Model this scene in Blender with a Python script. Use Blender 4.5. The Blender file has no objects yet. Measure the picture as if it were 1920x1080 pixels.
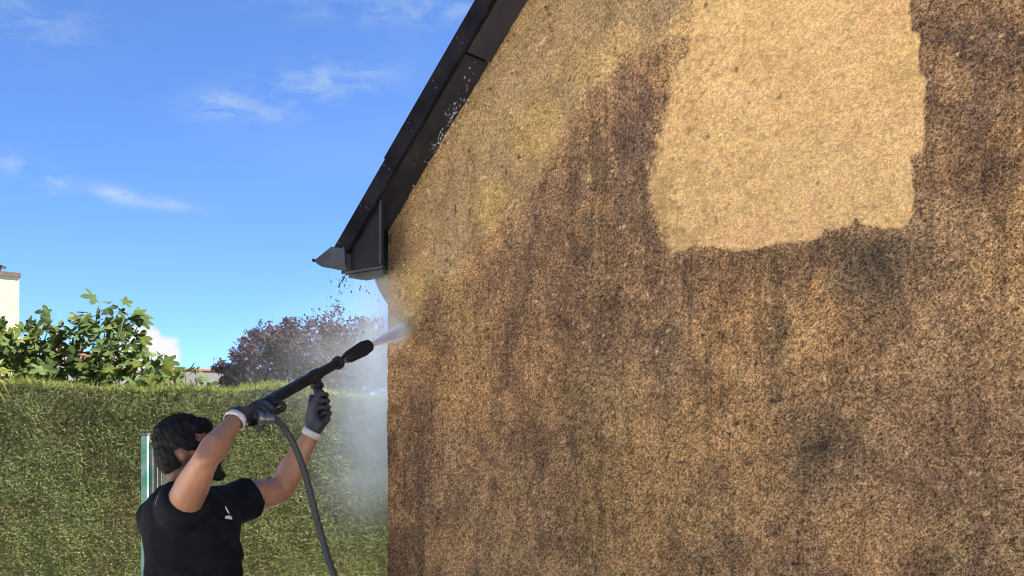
import bpy, bmesh, math, random
import numpy as np
from mathutils import Vector, Matrix, Quaternion
from mathutils.bvhtree import BVHTree

random.seed(7); RNG = np.random.default_rng(11)
scene = bpy.context.scene
COL = scene.collection
R = math.radians

# ------------------------------------------------------------------ camera
F_PX, HOR, CAMZ = 2000.0, 840.0, 1.6          # focal length in pixels of a 1920 wide frame, eye level row, eye height
cam_d = bpy.data.cameras.new('camera'); cam = bpy.data.objects.new('camera', cam_d); COL.objects.link(cam)
cam.location = (0, 0, CAMZ); cam.rotation_euler = (R(90), 0, 0)
cam_d.sensor_width = 36; cam_d.lens = 36 * F_PX / 1920; cam_d.shift_y = (HOR - 540) / 1920
cam_d.clip_start = 0.05; cam_d.clip_end = 3000
scene.camera = cam

def at(px, py, Y):                             # point at depth Y seen at a pixel
    return Vector(((px - 960) / F_PX * Y, Y, CAMZ + (HOR - py) / F_PX * Y))
def direction(px, py): return Vector(((px - 960) / F_PX, 1, (HOR - py) / F_PX)).normalized()

# ------------------------------------------------------------------ light
SUN_DIR = Vector((0.95, 0.22, 0)).normalized()
SUN_EL = R(52)
S = Vector((SUN_DIR.x * math.cos(SUN_EL), SUN_DIR.y * math.cos(SUN_EL), math.sin(SUN_EL)))
sun_d = bpy.data.lights.new('sun', 'SUN'); sun = bpy.data.objects.new('sun', sun_d); COL.objects.link(sun)
sun_d.energy = 5.0; sun_d.angle = R(0.5); sun_d.color = (1.0, 0.93, 0.82)
sun.rotation_euler = (-S).to_track_quat('-Z', 'Y').to_euler(); sun.location = (20, 5, 30)

scene.view_settings.view_transform = 'Standard'; scene.view_settings.look = 'None'
scene.view_settings.gamma = 1; scene.view_settings.use_curve_mapping = False
scene.view_settings.exposure = 2.85
try:
    scene.cycles.use_denoising = True
    scene.cycles.volume_bounces = 5
    scene.cycles.pixel_filter_type = 'BLACKMAN_HARRIS'; scene.cycles.filter_width = 1.0
    scene.cycles.max_bounces = 8
    scene.cycles.transparent_max_bounces = 12
except Exception: pass

# ------------------------------------------------------------------ node helpers
class NT:
    def __init__(s, tree): s.t = tree; s.n = tree.nodes; s.l = tree.links
    def node(s, typ, **kw):
        n = s.n.new(typ)
        for k, v in kw.items():
            if k.startswith('i_'): n.inputs[int(k[2:])].default_value = v
            else: setattr(n, k, v)
        return n
    def put(s, sock, v):
        if hasattr(v, 'is_linked') or isinstance(v, bpy.types.NodeSocket): s.l.new(v, sock)
        else: sock.default_value = v
    def math(s, op, a, b=None, c=None, clamp=False):
        n = s.n.new('ShaderNodeMath'); n.operation = op; n.use_clamp = clamp
        s.put(n.inputs[0], a)
        if b is not None: s.put(n.inputs[1], b)
        if c is not None: s.put(n.inputs[2], c)
        return n.outputs[0]
    def vmath(s, op, a, b=None):
        n = s.n.new('ShaderNodeVectorMath'); n.operation = op
        s.put(n.inputs[0], a)
        if b is not None:
            if op == 'SCALE': s.put(n.inputs[3], b)
            else: s.put(n.inputs[1], b)
        return n.outputs['Value'] if op in ('DOT_PRODUCT', 'LENGTH', 'DISTANCE') else n.outputs[0]
    def noise(s, vec, scale, detail=4, rough=0.55, dist=0.0):
        n = s.n.new('ShaderNodeTexNoise'); n.inputs['Scale'].default_value = scale
        n.inputs['Detail'].default_value = detail; n.inputs['Roughness'].default_value = rough
        n.inputs['Distortion'].default_value = dist
        if vec is not None: s.l.new(vec, n.inputs['Vector'])
        return n.outputs[0]
    def ramp(s, fac, stops, interp='LINEAR'):
        n = s.n.new('ShaderNodeValToRGB'); n.color_ramp.interpolation = interp
        e = n.color_ramp.elements
        while len(e) < len(stops): e.new(0.5)
        for k, (p, c) in enumerate(stops):
            e[k].position = p; e[k].color = (*c, 1) if len(c) == 3 else c
        s.l.new(fac, n.inputs[0]); return n.outputs[0]
    def mix(s, fac, a, b, mode='MIX'):
        n = s.n.new('ShaderNodeMix'); n.data_type = 'RGBA'; n.blend_type = mode
        s.put(n.inputs[0], fac); s.put(n.inputs[6], a); s.put(n.inputs[7], b)
        return n.outputs[2]
    def smooth(s, v, a, b):
        n = s.n.new('ShaderNodeMapRange'); n.interpolation_type = 'SMOOTHSTEP'
        s.put(n.inputs[0], v); n.inputs[1].default_value = a; n.inputs[2].default_value = b
        return n.outputs[0]

def lin(r, g, b, k=1.0):
    f = lambda c: (c / 255 / 12.92 if c <= 10 else ((c / 255 + 0.055) / 1.055) ** 2.4)
    return (f(r) * k, f(g) * k, f(b) * k)
def c4(c): return (c[0], c[1], c[2], 1)

# ------------------------------------------------------------------ sky
world = bpy.data.worlds.new('World'); scene.world = world; world.use_nodes = True
w = NT(world.node_tree); w.n.clear()
sky = w.node('ShaderNodeTexSky', sky_type='NISHITA', sun_disc=False, sun_elevation=SUN_EL,
             sun_rotation=math.atan2(SUN_DIR.x, SUN_DIR.y), altitude=0, air_density=0.42, dust_density=0.05, ozone_density=10.0)
tc = w.node('ShaderNodeTexCoord'); dirv = tc.outputs['Generated']
n1 = w.noise(dirv, 5.0, 7, 0.55, 0.4)
n2 = w.noise(dirv, 14.0, 6, 0.6, 0.2)
CLOUD = (1.5, 1.95, 2.5, 1)
# thin high veils everywhere in the sky
sc = w.vmath('MULTIPLY', dirv, (1.0, 1.0, 2.6))
veil = w.smooth(w.noise(sc, 2.3, 6, 0.5, 0.5), 0.5, 0.8)
col = w.mix(w.math('MULTIPLY', veil, 0.14), sky.outputs[0], CLOUD)
def wisp(col, px, py, lx, ly, tilt, amt, lo=0.35, hi=0.65, n=None, colr=CLOUD, power=1.0):
    c = direction(px, py); e1 = Vector((math.cos(R(tilt)), 0, math.sin(R(tilt)))); e2 = Vector((-math.sin(R(tilt)), 0, math.cos(R(tilt))))
    d = w.vmath('SUBTRACT', dirv, tuple(c))
    a = w.math('MULTIPLY', w.vmath('DOT_PRODUCT', d, tuple(e1)), F_PX / lx)
    b = w.math('MULTIPLY', w.vmath('DOT_PRODUCT', d, tuple(e2)), F_PX / ly)
    y = w.math('MULTIPLY', w.vmath('DOT_PRODUCT', d, (0, 1, 0)), 3.0)
    r2 = w.math('ADD', w.math('ADD', w.math('MULTIPLY', a, a), w.math('MULTIPLY', b, b)), w.math('MULTIPLY', y, y))
    m = w.math('POWER', 2.718, w.math('MULTIPLY', r2, -1.0))
    nn = w.smooth(n if n is not None else n2, lo, hi)
    m = w.math('MULTIPLY', w.math('MULTIPLY', m, nn), amt, clamp=True)
    return w.mix(m, col, colr)
n3 = w.noise(w.vmath('MULTIPLY', dirv, (1.0, 1.0, 2.4)), 26.0, 7, 0.62, 0.35)
col = wisp(col, 600, 155, 120, 30, 9, 0.5, .38, .66, n3)
col = wisp(col, 405, 198, 46, 20, 8, 0.6, .34, .6, n3)
col = wisp(col, 500, 215, 60, 18, 0, 0.3, .38, .66, n3)
col = wisp(col, 222, 366, 40, 13, -8, 0.75, .25, .55, n3)
col = wisp(col, 290, 379, 55, 9, -6, 0.7, .25, .55, n3)
col = wisp(col, 28, 306, 34, 20, 0, 0.4, .35, .6, n3)
col = wisp(col, 105, 345, 22, 18, 0, 0.45, .35, .6, n3)
col = wisp(col, 770, 12, 190, 26, 2, 0.45, .36, .66, n3)
col = wisp(col, 40, 30, 110, 55, 0, 0.28, .38, .7, n3)
# the small cumulus low over the hedge, its outline broken up by noise
c = direction(268, 668)
d = w.vmath('SUBTRACT', dirv, tuple(c))
a = w.math('MULTIPLY', w.vmath('DOT_PRODUCT', d, (1, 0, 0)), F_PX / 62)
b = w.math('MULTIPLY', w.vmath('DOT_PRODUCT', d, (0, 0, 1)), F_PX / 52)
y = w.math('MULTIPLY', w.vmath('DOT_PRODUCT', d, (0, 1, 0)), 8.0)
r = w.math('SQRT', w.math('ADD', w.math('ADD', w.math('MULTIPLY', a, a), w.math('MULTIPLY', b, b)), w.math('MULTIPLY', y, y)))
nb = w.noise(dirv, 60.0, 5, 0.55, 0.3)
rr = w.math('ADD', r, w.math('MULTIPLY', w.math('SUBTRACT', nb, 0.5), 0.9))
col = w.mix(w.math('SUBTRACT', 1.0, w.smooth(rr, 0.75, 1.1)), col, (2.7, 2.7, 2.8, 1))
bg = w.node('ShaderNodeBackground'); bg.inputs[1].default_value = 0.05
w.l.new(col, bg.inputs[0])
wo = w.node('ShaderNodeOutputWorld'); w.l.new(bg.outputs[0], wo.inputs[0])

# ------------------------------------------------------------------ materials
MATS = {}
def mat(name, base, rough=0.7, var=0.25, scale=8.0, bump=0.0, bump_scale=60.0, metallic=0.0, trans=0.0, base2=None, spec=0.4, per_object=0.0):
    if name in MATS: return MATS[name]
    m = bpy.data.materials.new(name); m.use_nodes = True; t = NT(m.node_tree)
    p = t.n['Principled BSDF']; out = t.n['Material Output']
    tcn = t.node('ShaderNodeTexCoord'); o = tcn.outputs['Object']
    b2 = base2 if base2 else tuple(x * (1 - var) for x in base)
    f = t.smooth(t.noise(o, scale, 6, 0.6), 0.3, 0.7)
    colr = t.mix(f, c4(base), c4(b2))
    if per_object:
        oi = t.node('ShaderNodeObjectInfo')
        hsv = t.node('ShaderNodeHueSaturation')
        t.l.new(t.math('ADD', 1 - per_object, t.math('MULTIPLY', oi.outputs['Random'], 2 * per_object)), hsv.inputs['Value'])
        t.l.new(colr, hsv.inputs['Color']); colr = hsv.outputs[0]
    t.l.new(colr, p.inputs['Base Color'])
    p.inputs['Roughness'].default_value = rough; p.inputs['Metallic'].default_value = metallic
    p.inputs['Specular IOR Level'].default_value = spec
    if bump:
        bn = t.node('ShaderNodeBump'); bn.inputs['Strength'].default_value = 1; bn.inputs['Distance'].default_value = bump
        t.l.new(t.noise(o, bump_scale, 4, 0.6), bn.inputs['Height']); t.l.new(bn.outputs[0], p.inputs['Normal'])
    if trans:
        tr = t.node('ShaderNodeBsdfTranslucent'); t.l.new(colr, tr.inputs[0])
        mx = t.node('ShaderNodeMixShader'); mx.inputs[0].default_value = trans
        t.l.new(p.outputs[0], mx.inputs[1]); t.l.new(tr.outputs[0], mx.inputs[2]); t.l.new(mx.outputs[0], out.inputs[0])
    MATS[name] = m; return m

# ------------------------------------------------------------------ mesh helpers
def link(name, me, material=None, parent=None):
    o = bpy.data.objects.new(name, me); COL.objects.link(o)
    if material is not None and me is not None:
        if not me.materials: me.materials.append(material)
    if parent is not None: o.parent = parent
    return o
def tag(o, label=None, cat=None, group=None, kind=None):
    for k, v in (('label', label), ('category', cat), ('group', group), ('kind', kind)):
        if v: o[k] = v
    return o
def empty(name, loc):
    o = bpy.data.objects.new(name, None); o.empty_display_size = 0.1; o.location = loc; COL.objects.link(o); return o
def unparented(o, parent):                      # parent, geometry given in world coordinates
    o.parent = parent; o.matrix_parent_inverse = Matrix.Translation(-parent.location)
    return o

class MB:
    def __init__(s): s.v = []; s.f = []
    def add(s, vs, fs):
        k = len(s.v); s.v += [tuple(x) for x in vs]; s.f += [tuple(i + k for i in f) for f in fs]; return s
    def frame_box(s, o, ax, ay, az):            # corner o and three edge vectors
        o, ax, ay, az = map(Vector, (o, ax, ay, az))
        vs = [o, o + ax, o + ax + ay, o + ay, o + az, o + ax + az, o + ax + ay + az, o + ay + az]
        fs = [(0, 3, 2, 1), (4, 5, 6, 7), (0, 1, 5, 4), (1, 2, 6, 5), (2, 3, 7, 6), (3, 0, 4, 7)]
        if ax.cross(ay).dot(az) < 0: fs = [f[::-1] for f in fs]
        return s.add(vs, fs)
    def rings(s, rings, cap=True):
        n = len(rings[0]); k = len(s.v)
        for r in rings: s.v += [tuple(p) for p in r]
        for i in range(len(rings) - 1):
            for j in range(n):
                a = k + i * n + j; b = k + i * n + (j + 1) % n
                s.f.append((a, b, b + n, a + n))
        if cap:
            s.f.append(tuple(k + j for j in range(n))[::-1]); s.f.append(tuple(k + (len(rings) - 1) * n + j for j in range(n)))
        return s
    def tube(s, pts, rad, n=10, cap=True):
        pts = [Vector(p) for p in pts]
        if not hasattr(rad, '__len__'): rad = [rad] * len(pts)
        rs = []; up = None
        for i, p in enumerate(pts):
            t = (pts[min(i + 1, len(pts) - 1)] - pts[max(i - 1, 0)])
            if t.length < 1e-9: t = Vector((0, 0, 1))
            t.normalize()
            if up is None: up = t.orthogonal().normalized()
            up = (up - t * up.dot(t)).normalized(); si = t.cross(up)
            rs.append([p + (up * math.cos(a) + si * math.sin(a)) * rad[i] for a in [2 * math.pi * j / n for j in range(n)]])
        return s.rings(rs, cap)
    def capsule(s, p0, r0, p1, r1, n=12):
        p0, p1 = Vector(p0), Vector(p1); t = (p1 - p0); L = t.length
        t = t / L if L > 1e-9 else Vector((0, 0, 1))
        pts, rad = [], []
        for a in (-85, -60, -30, 0): pts.append(p0 + t * r0 * math.sin(R(a))); rad.append(r0 * math.cos(R(a)))
        for a in (0, 30, 60, 85): pts.append(p1 + t * r1 * math.sin(R(a))); rad.append(r1 * math.cos(R(a)))
        up = t.orthogonal().normalized(); si = t.cross(up)
        return s.rings([[p + (up * math.cos(2 * math.pi * j / n) + si * math.sin(2 * math.pi * j / n)) * r for j in range(n)] for p, r in zip(pts, rad)])
    def ellipsoid(s, c, ax, ay, az, n=16, m=10):
        c, ax, ay, az = map(Vector, (c, ax, ay, az)); rs = []
        for i in range(m + 1):
            ph = R(-88 + 176 * i / m)
            rs.append([c + az * math.sin(ph) + (ax * math.cos(2 * math.pi * j / n) + ay * math.sin(2 * math.pi * j / n)) * math.cos(ph) for j in range(n)])
        if ax.cross(ay).dot(az) < 0: rs = [r[::-1] for r in rs]
        return s.rings(rs)
    def loft(s, secs, n=20, e=2.0):               # (centre, half axis vector u, half axis vector v), superellipse exponent e
        rs = []
        for c, u, v in secs:
            c, u, v = Vector(c), Vector(u), Vector(v); r = []
            for j in range(n):
                a = 2 * math.pi * j / n; ca, sa = math.cos(a), math.sin(a)
                r.append(c + u * math.copysign(abs(ca) ** (2 / e), ca) + v * math.copysign(abs(sa) ** (2 / e), sa))
            rs.append(r)
        return s.rings(rs)
    def mesh(s, name, smooth=False):
        me = bpy.data.meshes.new(name); me.from_pydata(s.v, [], s.f); me.update()
        if smooth: me.polygons.foreach_set('use_smooth', [True] * len(me.polygons))
        return me
    def build(s, name, material, parent=None, smooth=False, bevel=0.0, world=True):
        o = link(name, s.mesh(name, smooth), material)
        bm = bmesh.new(); bm.from_mesh(o.data); bmesh.ops.recalc_face_normals(bm, faces=bm.faces[:]); bm.to_mesh(o.data); bm.free()
        if bevel:
            b = o.modifiers.new('bevel', 'BEVEL'); b.width = bevel; b.segments = 2; b.limit_method = 'ANGLE'
        if parent is not None:
            if world and parent.parent is None: unparented(o, parent)
            elif world:
                o.parent = parent; o.matrix_parent_inverse = Matrix()   # the parent part already sits at the world origin
            else: o.parent = parent
        return o

def organic(mb, voxel, smooth=6, name='body', post=None):
    """union of closed shapes -> one continuous smooth surface"""
    me = mb.mesh('tmp'); bm = bmesh.new(); bm.from_mesh(me); bmesh.ops.recalc_face_normals(bm, faces=bm.faces[:]); bm.to_mesh(me); bm.free()
    o = bpy.data.objects.new('tmp', me); COL.objects.link(o)
    r = o.modifiers.new('r', 'REMESH'); r.mode = 'VOXEL'; r.voxel_size = voxel; r.use_smooth_shade = True
    if smooth:
        sm = o.modifiers.new('s', 'SMOOTH'); sm.iterations = smooth; sm.factor = 0.5
    dg = bpy.context.evaluated_depsgraph_get(); dg.update()
    out = bpy.data.meshes.new_from_object(o.evaluated_get(dg)); out.name = name
    bpy.data.objects.remove(o); bpy.data.meshes.remove(me)
    out.materials.clear()
    if post is not None:
        n = len(out.vertices); co = np.empty(n * 3); out.vertices.foreach_get('co', co); co = co.reshape(-1, 3)
        no = np.empty(n * 3); out.vertices.foreach_get('normal', no); no = no.reshape(-1, 3)
        co = post(co, no); out.vertices.foreach_set('co', co.ravel()); out.update()
    out.polygons.foreach_set('use_smooth', [True] * len(out.polygons))
    return out

def vnoise2(x, y, seed):
    """smooth value noise on arrays, 0..1"""
    rg = np.random.default_rng(seed); T = rg.random((256, 256))
    xi = np.floor(x).astype(int); yi = np.floor(y).astype(int); fx = x - xi; fy = y - yi
    fx = fx * fx * (3 - 2 * fx); fy = fy * fy * (3 - 2 * fy)
    g = lambda a, b: T[a & 255, b & 255]
    return (g(xi, yi) * (1 - fx) + g(xi + 1, yi) * fx) * (1 - fy) + (g(xi, yi + 1) * (1 - fx) + g(xi + 1, yi + 1) * fx) * fy
def fbm2(x, y, seed, oct=4, gain=0.55):
    a, s, n = 1.0, 0.0, 0.0
    for i in range(oct):
        s = s + a * vnoise2(x * 2 ** i + 17.3 * i, y * 2 ** i + 9.1 * i, seed + i); n += a; a *= gain
    return s / n
def vnoise3(p, seed):
    return (vnoise2(p[:, 0] + 0.7 * p[:, 2], p[:, 1] - 0.3 * p[:, 2], seed) + vnoise2(p[:, 1] + 31.7, p[:, 2] + 0.5 * p[:, 0], seed + 1)) / 2

# ================================================================== GROUND
g = MB(); g.add([(-600, -400, -0.004), (600, -400, -0.004), (600, 1200, -0.004), (-600, 1200, -0.004)], [(0, 1, 2, 3)])
o = g.build('ground', mat('pale_gravel', (0.46, 0.42, 0.36), 0.95, 0.25, 3.0, 0.01, 40)); tag(o, kind='structure')
g = MB(); g.add([(-60, 10.2, 0), (60, 10.2, 0), (60, 160, 0), (-60, 160, 0)], [(0, 1, 2, 3)])
o = g.build('lawn', mat('lawn_green', (0.06, 0.09, 0.025), 0.95, 0.4, 1.5, 0.02, 30)); tag(o, kind='structure')

# ================================================================== HOUSE
YC = 5.0; CX = (727 - 960) / F_PX * YC
ALPHA = R(40)
U = Vector((math.cos(ALPHA), -math.sin(ALPHA), 0))        # along the gable wall, to the right
N = Vector((-math.sin(ALPHA), -math.cos(ALPHA), 0))       # out of the gable wall
C0 = Vector((CX, YC, 0)); UP = Vector((0, 0, 1))
TAN = math.tan(R(45.6)); ZE = 2.615                        # roof pitch and height of the rake line at the corner
HALF = 3.3; LEN = 7.5
def W(s, z, out=0.0): return C0 + U * s + UP * z + N * out
def rake(s): return ZE + TAN * (s if s <= HALF else 2 * HALF - s)
def wall_sz(px, py):
    a = (px - 960) / F_PX; b = (HOR - py) / F_PX           # X = a*Y, C.x + s*U.x = a*(YC + s*U.y)
    s = (a * YC - CX) / (U.x - a * U.y); Y = YC + s * U.y
    return s, CAMZ + b * Y

house = empty('house', tuple(C0)); tag(house, 'house with stained brown roughcast gable wall, half washed clean, and black eaves', 'house')

# ---- gable wall: roughcast as a fine displaced grid with stains carried as a colour attribute
sv = np.concatenate([np.arange(0, 3.7, 0.0052), np.linspace(3.7, 2 * HALF, 60)])
zv = np.concatenate([np.linspace(0, 0.9, 18)[:-1], np.arange(0.9, 3.56, 0.0052), np.linspace(3.56, ZE + TAN * HALF, 50)])
Sg, Zg = np.meshgrid(sv, zv, indexing='ij')
top = ZE + TAN * np.where(Sg <= HALF, Sg, 2 * HALF - Sg) + 0.03
Zc = np.minimum(Zg, top)
def poly(pts): return np.array([wall_sz(*p) for p in pts])
def inside_dist(P, pts, jag=0.0, jf=30.0, seed=5):
    """signed distance to a polygon on the wall, positive inside, with a wavering edge"""
    x = Sg + jag * (fbm2(Sg * jf, Zg * jf, seed, 3) - 0.5) * 2; y = Zg + jag * (fbm2(Sg * jf + 40, Zg * jf, seed + 7, 3) - 0.5) * 2
    dmin = np.full(x.shape, 1e9); ins = np.zeros(x.shape, bool)
    for i in range(len(P)):
        x0, y0 = P[i]; x1, y1 = P[(i + 1) % len(P)]
        dx, dy = x1 - x0, y1 - y0; L2 = dx * dx + dy * dy + 1e-12
        t = np.clip(((x - x0) * dx + (y - y0) * dy) / L2, 0, 1)
        dmin = np.minimum(dmin, np.hypot(x - x0 - t * dx, y - y0 - t * dy))
        cr = ((y0 > y) != (y1 > y)) & (x < (x1 - x0) * (y - y0) / (y1 - y0 + 1e-12) + x0); ins ^= cr
    return np.where(ins, dmin, -dmin)
def sm(d, a, b): t = np.clip((d - a) / (b - a), 0, 1); return t * t * (3 - 2 * t)
def blob(px, py, rx, ry, soft=1.0):
    s0, z0 = wall_sz(px, py); Yd = YC + s0 * U.y
    ax = rx * Yd / F_PX / U.x * 0.95; ay = ry * Yd / F_PX
    wx = Sg + 0.04 * (fbm2(Sg * 9, Zg * 9, 77, 3) - .5); wy = Zg + 0.06 * (fbm2(Sg * 9, Zg * 5, 78, 3) - .5)
    return np.exp(-(((wx - s0) / ax) ** 2 + ((wy - z0) / ay) ** 2) * soft)
def mixc(colr, m, c): return colr * (1 - m[..., None]) + np.array(c)[None, None, :] * m[..., None]

KW = 0.83
CLEAN = lin(226, 187, 128, KW); SEMI = lin(166, 139, 100, KW); MID = lin(164, 131, 93, KW); DARK = lin(114, 89, 67, KW)
GREY = lin(90, 80, 64, KW); ORNG = lin(192, 148, 95, KW); OLIV = lin(158, 134, 82, KW); PURP = lin(112, 90, 73, KW); BLK = lin(66, 60, 48, KW)
big = fbm2(Sg * 2.2, Zg * 1.5, 3, 4); med = fbm2(Sg * 9, Zg * 5, 21, 4); streak = fbm2(Sg * 16, Zg * 2.2, 31, 4); fine = fbm2(Sg * 34, Zg * 30, 41, 3)
wc = np.zeros(Sg.shape + (3,)) + np.array(MID)
wc = mixc(wc, sm(big, .45, .72) * .7, ORNG)
wc = mixc(wc, sm(med, .53, .66) * .50, DARK)
wc = mixc(wc, sm(1 - streak, .5, .75) * .26, DARK)
wc = mixc(wc, sm(fbm2(Sg * 5, Zg * 3, 55, 4), .55, .78) * .36, OLIV)
for px, py, rx, ry, cc, k in [
    (1380, 590, 70, 70, ORNG, .6), (1510, 620, 60, 120, ORNG, .6), (1400, 880, 70, 160, ORNG, .5), (1360, 740, 60, 110, ORNG, .3),
    (1560, 660, 60, 80, ORNG, .35), (880, 640, 50, 40, SEMI, .2), (830, 760, 30, 120, ORNG, .3), (1240, 700, 120, 60, MID, .3),
    (1250, 650, 22, 52, GREY, .85), (1455, 620, 20, 120, GREY, .75), (1490, 850, 60, 90, GREY, .55), (1560, 835, 40, 40, GREY, .6),
    (1650, 520, 70, 60, GREY, .9), (1630, 470, 110, 45, GREY, .85), (1760, 500, 40, 50, DARK, .6), (1490, 500, 90, 40, DARK, .8), (1330, 500, 70, 40, DARK, .8),
    (1110, 420, 140, 160, PURP, .75), (1190, 250, 70, 150, PURP, .9), (960, 520, 90, 70, PURP, .8), (1060, 600, 170, 110, DARK, .55), (1180, 560, 130, 70, DARK, .5),
    (1000, 760, 170, 130, DARK, .45), (800, 700, 45, 120, DARK, .45), (780, 900, 50, 160, DARK, .75), (760, 1040, 60, 90, DARK, .6), (900, 960, 80, 120, MID, .4),
    (1830, 140, 110, 150, PURP, .92), (1850, 330, 90, 80, DARK, .6), (1790, 70, 70, 90, PURP, .8), (1800, 420, 60, 40, SEMI, .45), (1870, 560, 80, 120, MID, .5),
    (1700, 700, 90, 90, MID, .4), (1790, 760, 60, 60, DARK, .4), (1760, 610, 24, 22, SEMI, .6), (1868, 468, 9, 9, CLEAN, .9), (1850, 880, 80, 120, DARK, .35), (1660, 900, 90, 100, MID, .4),
    (1580, 1010, 90, 60, ORNG, .25), (1640, 610, 16, 90, DARK, .5), (1330, 700, 14, 120, DARK, .4), (1770, 900, 30, 90, DARK, .4), (1200, 930, 160, 110, OLIV, .35), (1060, 940, 80, 120, DARK, .3), (860, 580, 30, 80, OLIV, .4), (1110, 720, 60, 40, OLIV, .4)]:
    wc = mixc(wc, np.clip(blob(px, py, rx, ry) * 1.1, 0, 1) * k * (0.7 + 0.6 * (med - .35)), cc)
# swath along the verge that has been half washed
semi = poly([(700, 700), (700, 400), (985, -60), (1330, -120), (1330, 60), (1262, 96), (1235, 92), (1180, 120), (1110, 175), (1080, 225), (1020, 330), (930, 420), (885, 470), (850, 520), (800, 545), (790, 600), (765, 625), (745, 650)])
d_semi = inside_dist(None, semi, 0.05, 7, 91) if False else None
def region(pts, jag, jf, seed): return inside_dist(poly(pts), None, jag, jf, seed)
d_semi = region([(690, 640), (700, 400), (985, -60), (1330, -160), (1330, 60), (1262, 96), (1235, 92), (1180, 120), (1110, 175), (1080, 225), (1020, 330), (930, 420), (885, 470), (850, 520), (800, 545), (790, 600), (765, 625), (745, 640)], 0.05, 7, 91)
m_semi = sm(d_semi + 0.05 * (fine - .5), -0.045, 0.05)
semi_c = np.zeros_like(wc) + np.array(SEMI)
semi_c = mixc(semi_c, sm(med, .48, .7) * .6, lin(146, 120, 86, KW))
semi_c = mixc(semi_c, sm(fbm2(Sg * 6, Zg * 6, 61, 3), .5, .75) * .65, lin(182, 155, 106, KW))
for px, py, rx, ry, cc, k in [(1140, 110, 60, 50, lin(205, 170, 110, KW), .7), (1010, 250, 50, 70, lin(196, 164, 98, KW), .6), (1270, 60, 30, 80, lin(165, 142, 110, KW), .6), (780, 540, 30, 60, lin(190, 158, 92, KW), .6),
                              (920, 390, 35, 45, lin(196, 162, 92, KW), .6), (850, 330, 60, 60, lin(152, 126, 90, KW), .6), (1060, 30, 70, 40, lin(160, 136, 98, KW), .6), (960, 140, 30, 60, lin(178, 150, 108, KW), .5), (800, 420, 40, 60, lin(160, 130, 90, KW), .5)]:
    semi_c = mixc(semi_c, blob(px, py, rx, ry) * k, cc)
wc = wc * (1 - m_semi[..., None]) + semi_c * m_semi[..., None]
# band between swath and clean patch
m_b = sm(region([(1240, 60), (1320, -60), (1320, 240), (1260, 470), (1220, 400), (1250, 240), (1262, 120)], 0.02, 20, 14), -0.02, 0.04)
wc = mixc(wc, m_b * (.55 + .45 * sm(fine, .35, .6)) * .8, lin(205, 168, 108, KW))
# the washed patch: crisp stepped edge on the right and below, feathered on the left
cp = [(1300, -420), (1708, -420), (1707, 10), (1709, 60), (1724, 66), (1727, 132), (1735, 142), (1736, 205), (1731, 286), (1708, 292), (1714, 345), (1712, 405), (1692, 430), (1655, 428), (1612, 421), (1604, 398), (1600, 421), (1545, 433), (1538, 447), (1475, 455), (1440, 460), (1384, 472), (1350, 464), (1290, 462), (1254, 486), (1247, 434), (1219, 372), (1222, 345), (1236, 270), (1250, 185), (1259, 140), (1286, 104), (1300, 40)]
d_cp = region(cp, 0.007, 38, 17)
left = np.clip((1.72 - Sg) / 0.22, 0, 1)                     # softness grows towards the left edge
soft = 0.005 + 0.020 * left
m_cp = sm(d_cp + 0.6 * soft * (fine - .5) * 2 + left * 0.05 * (fbm2(Sg * 40, Zg * 40, 63, 2) - .5), -soft, soft)
cl = np.zeros_like(wc) + np.array(CLEAN)
cl = mixc(cl, sm(med, .45, .72) * .45, lin(214, 174, 112, KW))
cl = mixc(cl, sm(fbm2(Sg * 3, Zg * 3, 71, 3), .5, .7) * .4, lin(228, 180, 128, KW))
dirt = sm(fbm2(Sg * 60, Zg * 60, 81, 2), .62, .8)
ll = np.clip((1.95 - Sg) / 0.5, 0, 1)
cl = mixc(cl, dirt * (.25 + .6 * ll), lin(150, 122, 78, KW))
cl = mixc(cl, left * sm(fbm2(Sg * 26, Zg * 22, 83, 3), .42, .62) * .55, lin(178, 146, 98, KW))
pass_ = fbm2((Sg + .35 * Zg) * 1.2, (Zg - .28 * Sg) * 16, 85, 3)          # passes of the washing fan
cl = cl * (1 + (pass_ - .5) * .26)[..., None]
cl = mixc(cl, sm(fbm2(Sg * 22 + Zg * 8, Zg * 26, 87, 3), .60, .76) * .28, lin(176, 142, 92, KW))
wc = wc * (1 - m_cp[..., None]) + cl * m_cp[..., None]
for px, py, r in [(1379, 132, 7), (1462, 184, 6), (1328, 258, 6), (1610, 408, 9), (1324, 8, 7), (1278, 80, 5), (1535, 345, 5), (1490, 300, 4), (1405, 200, 4), (1080, 240, 10), (912, 965, 9), (1545, 830, 14), (1252, 690, 9)]:
    wc = mixc(wc, np.clip(blob(px, py, r * .55, r * .75) * 1.2, 0, 1) * .75, BLK)
# rinse marks left of and under the patch
wc = mixc(wc, sm(region([(1225, 330), (1250, 330), (1250, 480), (1228, 420)], 0.01, 30, 23), -.01, .01) * .6, lin(180, 146, 96, KW))
# grime line in the angle under the verge, and at the corner bead
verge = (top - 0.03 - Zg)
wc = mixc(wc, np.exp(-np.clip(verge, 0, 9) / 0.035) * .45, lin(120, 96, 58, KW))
wc = mixc(wc, np.exp(-np.clip(Sg, 0, 9) / 0.02) * sm(2.15 - Zg, 0, .2) * .6, BLK)
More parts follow.
